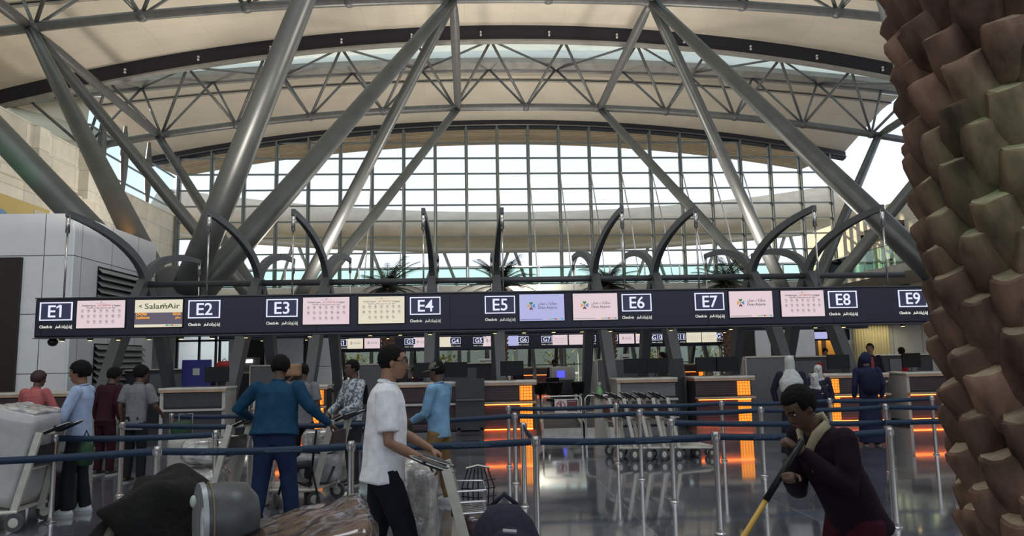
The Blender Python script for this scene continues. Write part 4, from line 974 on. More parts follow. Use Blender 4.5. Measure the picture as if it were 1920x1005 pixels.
# ---- shared luggage materials
WRAPW = mat('white_wrapped_box', (.46, .44, .44), .28, 0, 5, .12, .4, coat=.6)
WRAPB = mat('film_wrapped_cardboard', (.36, .22, .16), .18, .05, 5, .5, .9, coat=1.0, stretch=(1, 1, 4))
FILM = mat('crinkled_clear_film', (.45, .43, .42), .12, .25, 9, .5, 1.0, coat=1)
def crumple(o, amt, sc, seed=0):
    for v in o.data.vertices:
        q = noise.noise_vector(v.co*sc+Vector((seed, seed, 0)))
        v.co += q*amt
def softbox(name, x0, x1, y0, y1, z0, z1, r, m_, parent, sub=7, amt=.012, sc=7, seed=0, M=None, face=None):
    bm = bmesh.new(); bmesh.ops.create_cube(bm, size=1)
    bmesh.ops.subdivide_edges(bm, edges=bm.edges, cuts=sub, use_grid_fill=True)
    cx, cy, cz = (x0+x1)/2, (y0+y1)/2, (z0+z1)/2; hx, hy, hz = (x1-x0)/2, (y1-y0)/2, (z1-z0)/2
    for v in bm.verts:
        p = Vector((v.co.x*2*hx, v.co.y*2*hy, v.co.z*2*hz))
        c = Vector((max(-hx+r, min(hx-r, p.x)), max(-hy+r, min(hy-r, p.y)), max(-hz+r, min(hz-r, p.z))))
        d = p-c
        if d.length > r: d = d.normalized()*r
        p = c+d
        p += noise.noise_vector(p*sc+Vector((seed, 0, 0)))*amt
        v.co = p+Vector((cx, cy, cz))
        if M is not None: v.co = M @ v.co
    me = bpy.data.meshes.new(name); bm.to_mesh(me); bm.free(); me.materials.append(m_); me.shade_smooth()
    o = bpy.data.objects.new(name, me); COL.objects.link(o)
    if parent: o.parent = parent
    return o
# ---- left trolley with the tall white wrapped box
T1 = make_trolley((-5.02, 8.45, 0), R(92), 'luggage trolley at the far left carrying a tall white wrapped box', None)
t = thing('wrapped_box', 'tall white box wrapped in clear film leaning on the far left trolley', 'box', (-4.95, 8.5, .26))
Mx = Matrix.Rotation(R(13), 4, 'Y')
softbox('carton', -.42, .17, -.30, .35, .0, .98, .03, WRAPW, t, 8, .012, 5, 1, Mx)
softbox('film_fold', -.30, .14, -.27, .3, .95, 1.01, .02, FILM, t, 8, .02, 12, 2, Mx)
t = thing('green_bag', 'small dark green bag hanging on the far left trolley handle', 'bag', (-4.32, 8.75, .55)); m = MB(); m.rings([(0, 0, .04, .07, .08), (0, 0, .12, .09, .1), (0, 0, .24, .08, .09), (0, 0, .32, .04, .04)], 14); m.build('body', mat('dark_green_cloth', (.012, .05, .018), .7, 0, 20, .3), t, True); m = MB(); m.tube([(-.05, 0, .3), (0, 0, .42), (.05, 0, .3)], .01, 6); m.build('handle', BLACK, t)
t = thing('cabin_suitcase', 'black upright cabin suitcase between the far left trolley and the light blue shirt man', 'suitcase', (-4.72, 9.05, 0), R(20))
softbox('shell', -.17, .17, -.12, .12, .05, .50, .05, mat('black_suitcase_fabric', (.02, .022, .022), .7, 0, 60, .3), t, 6, .004, 9); m = MB(); m.tube([(-.08, .08, .48), (-.08, .08, .82), (.08, .08, .82), (.08, .08, .48)], .012, 6); m.build('pull_handle', CHROME, t)
for s in (-1, 1): m = MB(); m.lathe([(.03, -.012), (.035, 0), (.03, .012)], 12, Matrix.Translation((s*.15, .08, .035)) @ Matrix.Rotation(PI/2, 4, 'Y')); m.build('wheel', TYRE, t)
# ---- trolley with film wrapped bundles left of the blue jacket man
T2 = make_trolley((-3.1, 8.9, 0), R(80), 'luggage trolley left of the man in the blue jacket, loaded with wrapped bundles', None)
t = thing('wrapped_bundle', 'film-wrapped bundle with a green stripe on the trolley left of the blue jacket man', 'bundle', (-3.05, 8.85, .24))
softbox('bundle', -.35, .28, -.25, .25, .0, .28, .12, FILM, t, 8, .03, 6, 3); softbox('green_band', -.36, .05, -.26, .0, .06, .2, .06, mat('leaf_green_cloth', (.02, .22, .05), .6), t, 6, .02, 6, 4)
t = thing('wrapped_bundle', 'upper film-wrapped grey bundle on the trolley left of the blue jacket man', 'bundle', (-3.02, 8.9, .54)); softbox('bundle', -.28, .3, -.22, .22, 0, .30, .13, FILM, t, 8, .035, 6, 5)
t = thing('wrapped_bundle', 'narrow film-wrapped bundle standing behind the upright right of the white trolley post', 'bundle', (-2.5, 9.3, 0)); softbox('bundle', -.12, .12, -.15, .15, 0, .78, .08, FILM, t, 8, .03, 6, 6)
# ---- trolley between the blue jacket man and the patterned shirt man
T3 = make_trolley((-2.02, 9.35, 0), R(75), 'luggage trolley pushed by the patterned shirt man, bag and wrapped case on it', None)
t = thing('travel_bag', 'pale grey shoulder bag lying on the trolley in front of the patterned shirt man', 'bag', (-1.85, 9.4, .24)); softbox('body', -.26, .26, -.2, .2, 0, .34, .08, mat('pale_grey_nylon', (.30, .30, .31), .5, 0, 30, .2), t, 7, .02, 8, 7)
m = MB(); m.tube([(-.2, -.2, .2), (-.24, -.27, .05), (-.1, -.3, .0), (.15, -.27, .02), (.22, -.2, .2)], .014, 6); m.build('strap', BLACK, t)
t = thing('wrapped_bundle', 'shiny film-wrapped case on top of the pale grey shoulder bag', 'bundle', (-1.85, 9.45, .60)); softbox('bundle', -.2, .2, -.16, .16, 0, .26, .06, FILM, t, 7, .025, 9, 8)
t = thing('stroller', 'folded dark stroller frame with small wheels behind the blue jacket man', 'stroller', (-2.0, 8.95, 0), R(30))
for s in (-1, 1):
    m = MB(); m.tube([(s*.18, .2, .1), (s*.16, .0, .45), (s*.14, -.2, .9)], .014, 8); m.tube([(s*.18, -.2, .1), (s*.16, .05, .5)], .012, 8); m.build('frame_tube', BLACK, t, True)
    for yy in (.2, -.2): m = MB(); m.lathe([(.05, -.02), (.085, -.018), (.09, 0), (.085, .018), (.05, .02)], 16, Matrix.Translation((s*.19, yy, .09)) @ Matrix.Rotation(PI/2, 4, 'Y')); m.build('wheel', TYRE, t, 'auto')
m = MB(); m.tube([(-.15, .1, .35), (-.1, -.05, .5), (.1, -.05, .5), (.15, .1, .35)], .05, 8); m.build('seat_sling', mat('dark_sling_cloth', (.02, .02, .03), .8), t, True)
# ---- trolley of the man in the white polo
T4 = make_trolley((.30, 5.45, 0), R(-88), 'luggage trolley pushed by the man in the white polo shirt', None, True)
t = thing('wrapped_bundle', 'film-wrapped pale bundle between the white polo man and his trolley', 'bundle', (-.43, 6.35, 0)); softbox('bundle', -.16, .16, -.18, .18, .0, .88, .10, FILM, t, 8, .035, 7, 9)
t = thing('wrapped_bundle', 'dark wrapped bag lying on the white polo man\'s trolley', 'bundle', (.12, 5.45, .24)); softbox('bundle', -.2, .2, -.2, .2, 0, .36, .1, mat('dark_wrapped_cloth', (.05, .02, .03), .3, 0, 9, .3, .5, coat=.6), t, 8, .03, 7, 10)
t = thing('net_bag', 'small black net bag hanging on the far side of the white polo man\'s trolley', 'bag', (.06, 5.73, .58))
m = MB()
for i in range(7): a = -.12+.04*i; m.tube([(a*.6, 0, .28), (a, -.02, .15), (a*.9, -.02, 0)], .005, 5)
for z in (.02, .08, .14, .2): m.tube([(-.13, -.02, z), (0, -.06, z-.01), (.13, -.02, z)], .005, 5)
m.build('net', BLACK, t); m = MB(); m.tube([(-.09, 0, .28), (0, 0, .30), (.09, 0, .28)], .01, 6); m.build('rim', CHROME, t)
T4.scale = (1, 1, .93)
# ---- foreground luggage on the photographer's own trolleys
TF = make_trolley((-.62, 2.75, 0), R(8), 'nearest trolley, mostly below the frame, under the film-wrapped cardboard box', None, False)
t = thing('wrapped_box', 'large film-wrapped brown cardboard box in the foreground, shiny crinkled plastic', 'box', (-.48, 2.72, .27), R(12))
o = softbox('carton', -.31, .31, -.34, .36, 0, .84, .04, WRAPB, t, 26, .010, 9, 11, Matrix.Rotation(R(-13), 4, 'Y'))
o2 = softbox('film_wrap', -.318, .318, -.348, .368, .50, .85, .045, glassmat('stretch_film', (.93, .92, .92), .22, .12), t, 26, .016, 13, 12, Matrix.Rotation(R(-13), 4, 'Y'))
BAGB = mat('black_bag_fabric', (.006, .0055, .0055), .75, 0, 40, .4, .3, spec=.2)
t = thing('duffel_bag', 'large black duffel bag at the lower left of the foreground', 'bag', (-1.20, 3.1, .60))
softbox('body', -.10, .20, -.26, .26, 0, .64, .13, BAGB, t, 18, .045, 7, 13, Matrix.Rotation(R(-8), 4, 'Y')); softbox('side_pocket', -.22, .0, -.28, -.05, .05, .50, .08, BAGB, t, 10, .03, 8, 15); m = MB(); m.tube([(-.1, -.22, .5), (-.12, -.33, .38), (-.06, -.36, .25), (0, -.33, .2)], [.02, .025, .02, .012], 8); m.build('strap', mat('worn_tan_strap', (.06, .05, .04), .7, 0, 20, .5), t, True)
tb = thing('luggage_rack', 'dark plinth case under the black duffel bag, below the frame', 'case', (-1.2, 2.95, 0)); softbox('shell', -.4, .42, -.3, .3, 0, .55, .05, BAGB, tb, 6, .005, 8, 20); m = MB(); m.tube([(-.1, -.31, .4), (0, -.34, .42), (.1, -.31, .4)], .012, 6); m.build('handle', BLACK, tb)
t = thing('golf_travel_case', 'dark grey cylindrical case with pale rim and grey ball knob beside the duffel bag', 'case', (-.97, 2.80, 1.09), R(28))
t.scale = (.48, .8, .8)
GR = mat('dark_grey_vinyl', (.055, .06, .066), .38, 0, 30, .1)
Mc = Matrix.Rotation(R(-72), 4, 'Z') @ Matrix.Rotation(R(-78), 4, 'X')
prof = [(.02, -.30), (.10, -.28), (.155, -.2), (.165, -.05), (.16, .10), (.158, .12)]
m = MB(); m.lathe(prof, 28, Matrix.Translation((.12, 0, .03)) @ Matrix.Rotation(R(90), 4, 'Y') @ Matrix.Scale(-1, 4, (0, 0, 1)) @ Matrix.Rotation(0, 4, 'Z')); m.build('shell', GR, t, 'auto')
m = MB(); m.lathe([(.150, -.02), (.170, -.018), (.172, .018), (.152, .02)], 28, Matrix.Translation((.0, 0, .03)) @ Matrix.Rotation(R(90), 4, 'Y')); m.build('rim', mat('pale_grey_rim', (.32, .34, .36), .35, .3), t, 'auto')
m = MB(); m.lathe([(.02, -.01), (.14, -.008), (.14, .0)], 24, Matrix.Translation((.0, 0, .03)) @ Matrix.Rotation(R(90), 4, 'Y')); m.build('inner_cap', BLACK, t, 'auto')
m = MB(); m.ball((-.02, -.13, .06), .012, .03, .055, 14, 8); m.ball((-.02, -.135, .0), .012, .03, .07, 14, 8); m.build('white_padding', mat('white_foam', (.50, .46, .48), .7, 0, 20, .2), t, True)
m = MB(); m.ball((-.09, -.14, .145), .022, .022, .026, 14, 8); m.build('knob', mat('white_knob', (.42, .45, .42), .5), t, True)
m = MB(); m.tube([(.055, -.165*math.cos(a_), .03+.165*math.sin(a_)) for a_ in [PI*i/14-.9 for i in range(15)]], .006, 6); m.build('cord', mat('tan_cord', (.22, .16, .10), .7), t, True)
t = thing('backpack', 'dark navy backpack with a grey zip tab at the bottom centre of the foreground', 'backpack', (.13, 2.95, .50), R(-5))
NV = mat('navy_backpack_cloth', (.018, .018, .035), .65, 0, 40, .25, .2, spec=.2)
m = MB(); m.rings([(0, 0, 0, .17, .12), (0, 0, .1, .185, .14), (0, 0, .3, .18, .14), (0, 0, .45, .155, .12), (0, 0, .55, .11, .09), (.0, 0, .605, .06, .05), (0, 0, .615, .02, .02)], 24, None, 2.3); m.build('main_body', NV, t, True)
m = MB(); m.rings([(.02, -.10, .02, .13, .08), (.02, -.11, .25, .145, .09), (.02, -.10, .42, .115, .07), (.02, -.085, .52, .07, .045), (.02, -.07, .55, .02, .02)], 22, None, 2.3); m.build('front_pocket', NV, t, True)
m = MB(); m.tube([(-.02+.02, -.14, .545), (.05, -.135, .54)], .008, 6); m.build('zip_tab', mat('grey_zip', (.4, .4, .42), .4, .5), t); m = MB(); m.tube([(.09, -.15, .50), (.105, -.16, .46), (.095, -.165, .44)], .005, 6); m.build('zip_pull', mat('grey_zip', (.4, .4, .42), .4, .5), t)
m = MB(); m.tube([(-.05, .05, .60), (0, .04, .645), (.05, .05, .60)], .01, 6); m.build('top_handle', NV, t, True)
tb = thing('hard_suitcase', 'dark suitcase standing under the navy backpack, below the frame', 'suitcase', (.13, 2.97, 0)); softbox('shell', -.24, .24, -.16, .16, .03, .50, .05, BAGB, tb, 6, .003, 8, 21)
for s in (-1, 1): m = MB(); m.lathe([(.02, -.012), (.03, 0), (.02, .012)], 10, Matrix.Translation((s*.18, -.1, .03)) @ Matrix.Rotation(PI/2, 4, 'Y')); m.build('wheel', TYRE, tb)
# ================================================================ PALMS
FROND = mat('dark_palm_frond', (.018, .026, .014), .6, 0, 8, .3)
TRK = mat('palm_trunk_brown', (.22, .13, .09), .8, 0, 9, .35, .5)
def far_palm(x, y, h, label, seed):
    random.seed(seed)
    t = thing('palm_tree', label, 'palm tree', (x, y, 0))
    m = MB(); m.lathe([(.55, 0), (.6, .5), (.5, .52), (.2, .52)], 20); m.build('planter', GREYL, t, 'auto')
    m = MB(); m.lathe([(.24, .4), (.22, h*.5), (.23, h-.3), (.10, h+.1)], 14)
    k = 0; z = .6
    while z < h-.1:
        for j in range(8):
            a = 2*PI*(j+.5*(k % 2))/8; c = Vector((math.cos(a), math.sin(a), 0)); e = Vector((-math.sin(a), math.cos(a), 0))
            b = c*.2+Vector((0, 0, z)); o_ = c*.31+Vector((0, 0, z+.17)); i_ = c*.2+Vector((0, 0, z+.2))
            m.add([b-e*.07, b+e*.07, o_+e*.055, o_-e*.055, i_+e*.06, i_-e*.06], [(0, 1, 2, 3), (3, 2, 4, 5), (0, 3, 5), (1, 4, 2)])
        z += .17; k += 1
    m.build('trunk', TRK, t)
    for i in range(46):
        a = 2*PI*i/46*2.4+random.uniform(-.2, .2); L = random.uniform(1.3, 1.9); el_ = random.uniform(-.35, 1.5)
        m = MB(); pts = []
        for q in range(9):
            u = q/8; rr = L*u*math.cos(el_*(1-.35*u)); zz = L*(u*math.sin(el_)-.62*u*u*(1.1-.5*el_))
            pts.append(Vector((rr*math.cos(a), rr*math.sin(a), h+zz)))
        m.tube(pts, [.022*(1-.8*q/8) for q in range(9)], 5)
        side = Vector((-math.sin(a), math.cos(a), 0))
        for q in range(1, 24):
            u = q/24*8; i0 = int(u); p = pts[i0].lerp(pts[min(i0+1, 8)], u-i0); d = (pts[min(i0+1, 8)]-pts[i0]).normalized()
            ll = .42*(1-.6*abs(q/24-.4))
            for s in (-1, 1):
                tip = p+(side*s*.75+d*.6+Vector((0, 0, -.25))).normalized()*ll
                m.add([p-d*.02, p+d*.02, tip], [(0, 1, 2)])
        m.build('frond', FROND, t)
for i, (px, lb) in enumerate(((727, 'leftmost of four, above the E4 screen'), (938, 'second from left, behind the E5 sign'), (1140, 'third from left, behind the E6 sign'), (1362, 'rightmost of four, above the E7 screen'))):
    far_palm(atY(px, 545, 30).x, 30, 4.6, 'indoor palm with dark feathery crown, '+lb, 20+i)
def vary(m_, lo, hi):
    # each stub has weathered to its own shade
    nt = m_.node_tree; vm = [q for q in nt.nodes if q.type == 'VECT_MATH'][0]; oi = nt.nodes.new('ShaderNodeObjectInfo'); mr = nt.nodes.new('ShaderNodeMapRange'); v2 = nt.nodes.new('ShaderNodeVectorMath'); v2.operation = 'SCALE'
    mr.inputs[3].default_value = lo; mr.inputs[4].default_value = hi; b = nt.nodes['Principled BSDF']
    nt.links.new(oi.outputs['Random'], mr.inputs[0]); nt.links.new(vm.outputs[0], v2.inputs[0]); nt.links.new(mr.outputs[0], v2.inputs['Scale']); nt.links.new(v2.outputs[0], b.inputs['Base Color'])
# near palm trunk: overlapping cut frond stubs
random.seed(11)
t = thing('date_palm', 'huge palm trunk with rows of cut frond stubs filling the right edge', 'palm tree', (2.23, 2.52, 0))
t.rotation_euler = (0, R(-3.4), 0)
BOSS = mat('cut_frond_stub', (.15, .090, .066), .85, 0, 9, .6, 1.0, spec=.2, stretch=(1, 1, .45))
CUT = mat('stub_cut_face', (.30, .23, .16), .85, 0, 14, .35, .6)
vary(BOSS, .65, 1.5); vary(CUT, .75, 1.35)
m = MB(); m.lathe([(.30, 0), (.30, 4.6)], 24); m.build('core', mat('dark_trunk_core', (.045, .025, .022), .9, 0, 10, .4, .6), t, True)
m = MB(); m.lathe([(.62, 0), (.66, .45), (.58, .47), (.3, .45)], 28); m.build('planter', GREYL, t, 'auto')
z = .50; k = 0; stubs = []
while z < 4.1:
    n = 12
    for j in range(n):
        a = 2*PI*(j+.5*(k % 2)+random.uniform(-.08, .08))/n
        c = Vector((math.cos(a), math.sin(a), 0)); e = Vector((-math.sin(a), math.cos(a), 0)); U = Vector((0, 0, 1))
        w0 = .082*random.uniform(.9, 1.1); w1 = .070*random.uniform(.85, 1.12); hh = .235*random.uniform(.88, 1.12)
        zz = z+random.uniform(-.02, .02); tilt = random.uniform(-.025, .025); pr = random.uniform(-.012, .015)
        sec = []
        for u, w_, ro, ri in ((0, w0*.85, .315, .24), (.2, w0*1.05, .365, .25), (.55, w0*1.06, .405, .27), (.85, w1*1.06, .432+pr, .30), (.96, w1*1.03, .432+pr, .31), (1.0, w1*.9, .420+pr, .32)):
            ring = []
            for (sx_, d_) in ((-1, .12), (-.96, .52), (-.66, .86), (-.22, .99), (.22, .99), (.66, .86), (.96, .52), (1, .12), (.5, -.1), (-.5, -.1)):
                rad = ri+(ro-ri)*d_
                p = c*rad+e*(sx_*w_+tilt*u)+U*(zz+hh*u+(.050*(1-d_)*u*u))
                p += noise.noise_vector(p*14)*.012+noise.noise_vector(p*45)*.004
                ring.append(p)
            sec.append(ring)
        # parts are the stubs that face the hall camera; the others are one object of stuff
        face = (c.x*-.66+c.y*-.75)+(0 if 1.0 < zz < 2.95 else -5)
        stubs.append((face, sec))
    z += .122; k += 1
stubs.sort(key=lambda q: -q[0])
rest = MB(); nn_ = 10
for i, (fc, sec) in enumerate(stubs):
    m = MB() if i < 100 else rest
    vs = [p for r_2 in sec for p in r_2]
    m.mi = 0; m.add(vs, [(i2*nn_+q, i2*nn_+(q+1) % nn_, (i2+1)*nn_+(q+1) % nn_, (i2+1)*nn_+q) for i2 in range(5) for q in range(nn_)])
    m.mi = 1; m.add(sec[-1], [tuple(range(nn_))])
    if i < 100: m.build('frond_stub', [BOSS, CUT], t, 'auto')
rest.build('frond_stub_rest', [BOSS, CUT], t, 'auto')['kind'] = 'stuff'
# ================================================================ PEOPLE
def remesh(mb, name, m_, parent, voxel=.012, smooth=3, wr=0, wsc=8, seed=0):
    me = mb.mesh('tmp', m_); o = bpy.data.objects.new('tmp', me); S2.collection.objects.link(o)
    md = o.modifiers.new('r', 'REMESH'); md.mode = 'VOXEL'; md.voxel_size = voxel
    sm = o.modifiers.new('s', 'SMOOTH'); sm.iterations = smooth; sm.factor = .5
    S2.view_layers[0].update(); dg = S2.view_layers[0].depsgraph
    e = bpy.data.meshes.new_from_object(o.evaluated_get(dg)); bpy.data.objects.remove(o); bpy.data.meshes.remove(me)
    e.name = name; e.materials.clear()
    e.materials.append(m_)
    if wr:
        ns = [v.normal.copy() for v in e.vertices]
        for v, nv in zip(e.vertices, ns):
            p = v.co*wsc; p.z *= .55
            v.co += nv*(noise.noise(p+Vector((seed*7.1, 0, 0)))*wr + noise.noise(p*2.7)*wr*.4)
    e.shade_smooth()
    o = bpy.data.objects.new(name, e); COL.objects.link(o); o.parent = parent
    return o
def skinm(name, c): return mat(name, c, .5, 0, 30, .08, .05)
SK = {'a': skinm('brown_skin', (.20, .095, .055)), 'b': skinm('dark_brown_skin', (.10, .05, .033)), 'c': skinm('light_brown_skin', (.28, .145, .09))}
HAIR = mat('black_hair', (.006, .005, .005), .7, 0, 60, .4, .8, spec=.15)
EYEW = mat('eye_white', (.5, .48, .45), .3); LIP = mat('lip', (.16, .06, .05), .5)
def cloth(name, c, r=.8, amt=.12, sc=14): return mat(name, c, r, 0, sc, amt, .15, spec=.15)
def hand(mb, W, d, side, palm_n, s=1.0, curl=.5):
    # five separate fingers; d = direction of the fingers, palm_n = palm normal, side = thumb side (+1/-1)
    d = d.normalized(); nrm = (palm_n-d*palm_n.dot(d)).normalized(); x = d.cross(nrm)*side
    def T(a, b, c): return W+(x*a+d*b+nrm*c)*s
    M = Matrix(((x.x*.043*s, d.x*.052*s, nrm.x*.016*s, 0), (x.y*.043*s, d.y*.052*s, nrm.y*.016*s, 0), (x.z*.043*s, d.z*.052*s, nrm.z*.016*s, 0), (0, 0, 0, 1)))
    M.translation = T(0, .045, 0); mb.ball((0, 0, 0), 1, n=12, m=8, M=M)
    for i, (fx, L) in enumerate(((.030, .070), (.011, .078), (-.009, .073), (-.028, .058))):
        c = curl*(1+.12*i)
        p0 = Vector((fx*.9, .075, 0)); pts = [p0]; ang = 0
        for q, seg in enumerate((.45, .32, .23)):
            ang += c*(.9, 1.0, .7)[q]
            pts.append(pts[-1]+Vector((fx*.06, math.cos(ang), math.sin(ang)))*L*seg)
        mb.tube([T(*p) for p in pts], [.0098*s, .0092*s, .0084*s, .0065*s], 8)
    pts = [Vector((.030, .018, .004)), Vector((.055, .045, .014)), Vector((.060, .072, .024+.012*curl)), Vector((.054, .092, .030+.02*curl))]
    mb.tube([T(*p) for p in pts], [.014*s, .0115*s, .0105*s, .0075*s], 8)
def person(name_label, x, y, rz, H=1.75, skin='a', shirt=None, trou=None, hair='short', lean=0, elbL=None, wriL=None, elbR=None, wriR=None, long_sleeve=False,
           head_yaw=0, head_pitch=0, feet=None, shoe=None, hem=.86, fat=1.0, seated=False, vox=.010, z0=0, palmL=None, palmR=None, curl=.6, extra=None, group=None, skirt=False, hair_mat=None, wr=.008):
    s = H/1.75
    t = thing('person', name_label, 'person', (x, y, z0), rz, group); t.scale = (s, s, s)
    sk = SK[skin]; V = Vector
    hz = .93; drop = .45 if seated else 0
    L = Matrix.Translation((0, 0, hz-drop)) @ Matrix.Rotation(-lean, 4, 'X') @ Matrix.Translation((0, 0, -hz))
    sh = {-1: L @ V((-.185*fat**.4, -.01, 1.425)), 1: L @ V((.185*fat**.4, -.01, 1.425))}
    el = {-1: V(elbL) if elbL else L @ V((-.25, -.03, 1.14)), 1: V(elbR) if elbR else L @ V((.25, -.03, 1.14))}
    wr_ = {-1: V(wriL) if wriL else L @ V((-.25, .07, .90)), 1: V(wriR) if wriR else L @ V((.25, .07, .90))}
    nk = L @ V((0, 0, 1.47)); hc = L @ V((0, .035, 1.635))
    Hm = Matrix.Translation(hc) @ Matrix.Rotation(head_yaw, 4, 'Z') @ Matrix.Rotation(head_pitch, 4, 'X')
    body = MB()
    body.rings([(0, 0, .88, .13*fat, .095), (0, 0, .95, .15*fat, .10), (0, .005*fat, 1.05, .135*fat, .095*fat), (0, .01, 1.22, .15*fat, .105*fat), (0, 0, 1.35, .165, .105), (0, 0, 1.42, .15, .085), (0, -.005, 1.47, .075, .06)], 20, L)
    body.tube([nk+V((0, 0, -.03)), hc+V((0, -.025, -.03))], [.060, .055], 14)
    body.rings([(0, .052, -.118, .020, .018), (0, .045, -.110, .034, .036), (0, .032, -.090, .048, .056), (0, .018, -.055, .061, .076), (0, .006, -.015, .068, .087), (0, 0, .02, .072, .094), (0, -.004, .055, .072, .094), (0, -.010, .085, .060, .080), (0, -.012, .105, .038, .052), (0, -.012, .113, .012, .02)], 22, Hm)
    body.tube([(0, .086, .022), (0, .108, -.020), (0, .104, -.032)], [.008, .0145, .010], 8, M=Hm)
    body.tube([(-.012, .100, -.03), (.012, .100, -.03)], .010, 8, M=Hm)
    body.tube([(-.045, .080, .030), (0, .094, .028), (.045, .080, .030)], .010, 8, M=Hm)
    body.tube([(-.02, .088, -.068), (.02, .088, -.068)], .008, 8, M=Hm)
    for q in (-1, 1):
        body.ball((q*.073, -.005, -.008), .011, .020, .032, 10, 8, Hm)
    for q in (-1, 1):
        a, e, w_ = sh[q], el[q], wr_[q]
        body.tube([a, a.lerp(e, .5), e, e.lerp(w_, .35), w_], [.052, .047, .039, .040, .026], 12)
        body.ball(a, .055)
        d = (w_-e).normalized()
        pn = (palmL if q < 0 else palmR) or V((-q, 0, 0))
        hand(body, w_, d*.8+V((0, .25, -.1)) if not (palmL or palmR) else d, -1 if q < 0 else 1, V(pn), 1.0, curl)
    feet = feet or ((-.11, .0), (.11, .03))
    kn = []
    for q, (fx, fy) in zip((-1, 1), feet):
        hp = V((q*.095, 0, hz-.04-drop)); an = V((fx, fy, .09))
        if seated: k2 = V((q*.13, .42, .50)); an = V((q*.13, .38, .09))
        else: k2 = hp.lerp(an, .5)+V((0, .03, 0))
        kn.append((hp, k2, an))
        body.tube([hp, hp.lerp(k2, .5), k2, k2.lerp(an, .4), an, an+V((0, .02, -.05))], [.085, .075, .055, .055, .040, .038], 14)
    bo = remesh(body, 'body', sk, t, vox, 2)
    # face
    for q in (-1, 1):
        m = MB(); m.ball((q*.031, .079, .012), .013, .008, .007, 10, 6, Hm); ey = m.build('eye', EYEW, t, True)
        m = MB(); m.ball((q*.031, .0855, .012), .0062, .003, .0062, 8, 6, Hm); m.build('iris', BLACK, ey, True)
        m = MB(); m.tube([(q*.014, .095, .034), (q*.034, .091, .040), (q*.052, .076, .033)], .0045, 6, M=Hm); m.build('eyebrow', HAIR, t)
    m = MB(); m.tube([(-.025, .088, -.060), (0, .097, -.058), (.025, .088, -.060)], [.003, .006, .003], 8, M=Hm); m.tube([(-.022, .087, -.069), (0, .095, -.072), (.022, .087, -.069)], [.003, .007, .003], 8, M=Hm); m.build('lips', LIP, t, True)
    hm = hair_mat or HAIR
    if hair in ('short', 'full', 'crop'):
        th = {'short': .012, 'full': .026, 'crop': .006}[hair]
        h = MB(); vs = []; n, mm = 28, 18
        m = MB(); m.ball((0, -.014, .028), .0755+th, .098+th, .098+th, n, mm)
        out = []
        for vx, vy, vz in m.v:
            v = V((vx, vy, vz)); face_edge = .048+(.05*(vz-.05) if vz > .05 else 0)
            if (vy > .050 and vz < .070) or (vz < -.055) or (vy > -.005 and vz < -.005): v = V((vx*.80, (vy+.014)*.80-.014, (vz-.02)*.75+.02))
            else: v += noise.noise_vector(v*55)*(th*.35)+V((0, 0, 0))
            out.append(Hm @ v)
        h.add(out, m.f); h.build('hair', hm, t, True)
    # clothes
    if shirt:
        g = .022
        c = MB(); hb = hem
        c.rings([(0, 0, hb, (.176 if not seated else .16)*fat, .136*fat), (0, .005, hb+.08, .166*fat, .124*fat), (0, .008*fat, 1.06, .153*fat+.01, .114*fat+.008), (0, .01, 1.22, .163*fat**.8+.01, .122*fat**.8), (0, 0, 1.35, .185*fat**.45, .125*fat**.45), (0, -.003, 1.42, .165*fat**.4, .102*fat**.3), (0, -.005, 1.462, .105, .078), (0, -.002, 1.485, .072, .066)], 24, L)
        for q in (-1, 1):
            a, e, w_ = sh[q], el[q], wr_[q]
            c.ball(a+V((0, 0, -.004)), .068)
            if long_sleeve: c.tube([a, a.lerp(e, .5), e, e.lerp(w_, .5), e.lerp(w_, .93)], [.068*fat**.4, .064*fat**.4, .056*fat**.3, .052, .040], 14)
            else: c.tube([a, a.lerp(e, .45), a.lerp(e, .80)], [.070*fat**.4, .074*fat**.4, .074*fat**.4], 14)
        so = remesh(c, 'shirt', shirt, t, .012, 2, wr, 9, x)
        m = MB(); m.tube([nk+V((math.cos(a)*.066, math.sin(a)*.062, .018+.012*math.sin(a)*-1)) for a in [2*PI*i/16 for i in range(17)]], .011, 6); m.build('collar', shirt, t, True)
    if trou:
        c = MB()
        if not seated: c.rings([(0, 0, .80, .150*fat, .112), (0, 0, .90, .160*fat, .118), (0, 0, 1.0, .152*fat, .112)], 22)
        else: c.rings([(0, 0, .40, .16, .13), (0, 0, .6, .15, .12)], 20)
        if skirt:
            c.rings([(0, 0, .06, .24, .20), (0, 0, .5, .21, .17), (0, 0, .9, .165, .125)], 22)
        else:
            for hp, k2, an in kn:
                c.tube([hp, hp.lerp(k2, .5), k2, k2.lerp(an, .5), an+V((0, -.005, -.015))], [.098*fat**.6, .090*fat**.6, .074*fat**.6, .070*fat**.6, .066*fat**.4], 16)
        remesh(c, 'trousers' if not skirt else 'long_robe', trou, t, .014, 2, .009, 8, x+3)
    if shoe:
        for hp, k2, an in kn:
            m = MB(); T_ = Matrix.Translation((an.x, an.y, 0))
            m.rings([(0, .055, .0, .045, .135), (0, .055, .022, .050, .142)], 18, T_, 2.3); sl = m.build('shoe_sole', mat('pale_sole', (.45, .45, .45), .6), t, 'auto')
            m = MB(); m.rings([(0, .055, .02, .047, .138), (0, .048, .05, .046, .125), (0, .02, .078, .042, .085), (0, -.005, .105, .038, .055)], 18, T_, 2.3); m.build('shoe', shoe, t, True)
    if extra: extra(t, Hm, L, sh, el, wr_)
    return t
WSH = mat('white_trainer', (.55, .57, .60), .5, 0, 30, .1); DSH = mat('dark_shoe', (.02, .018, .016), .4)
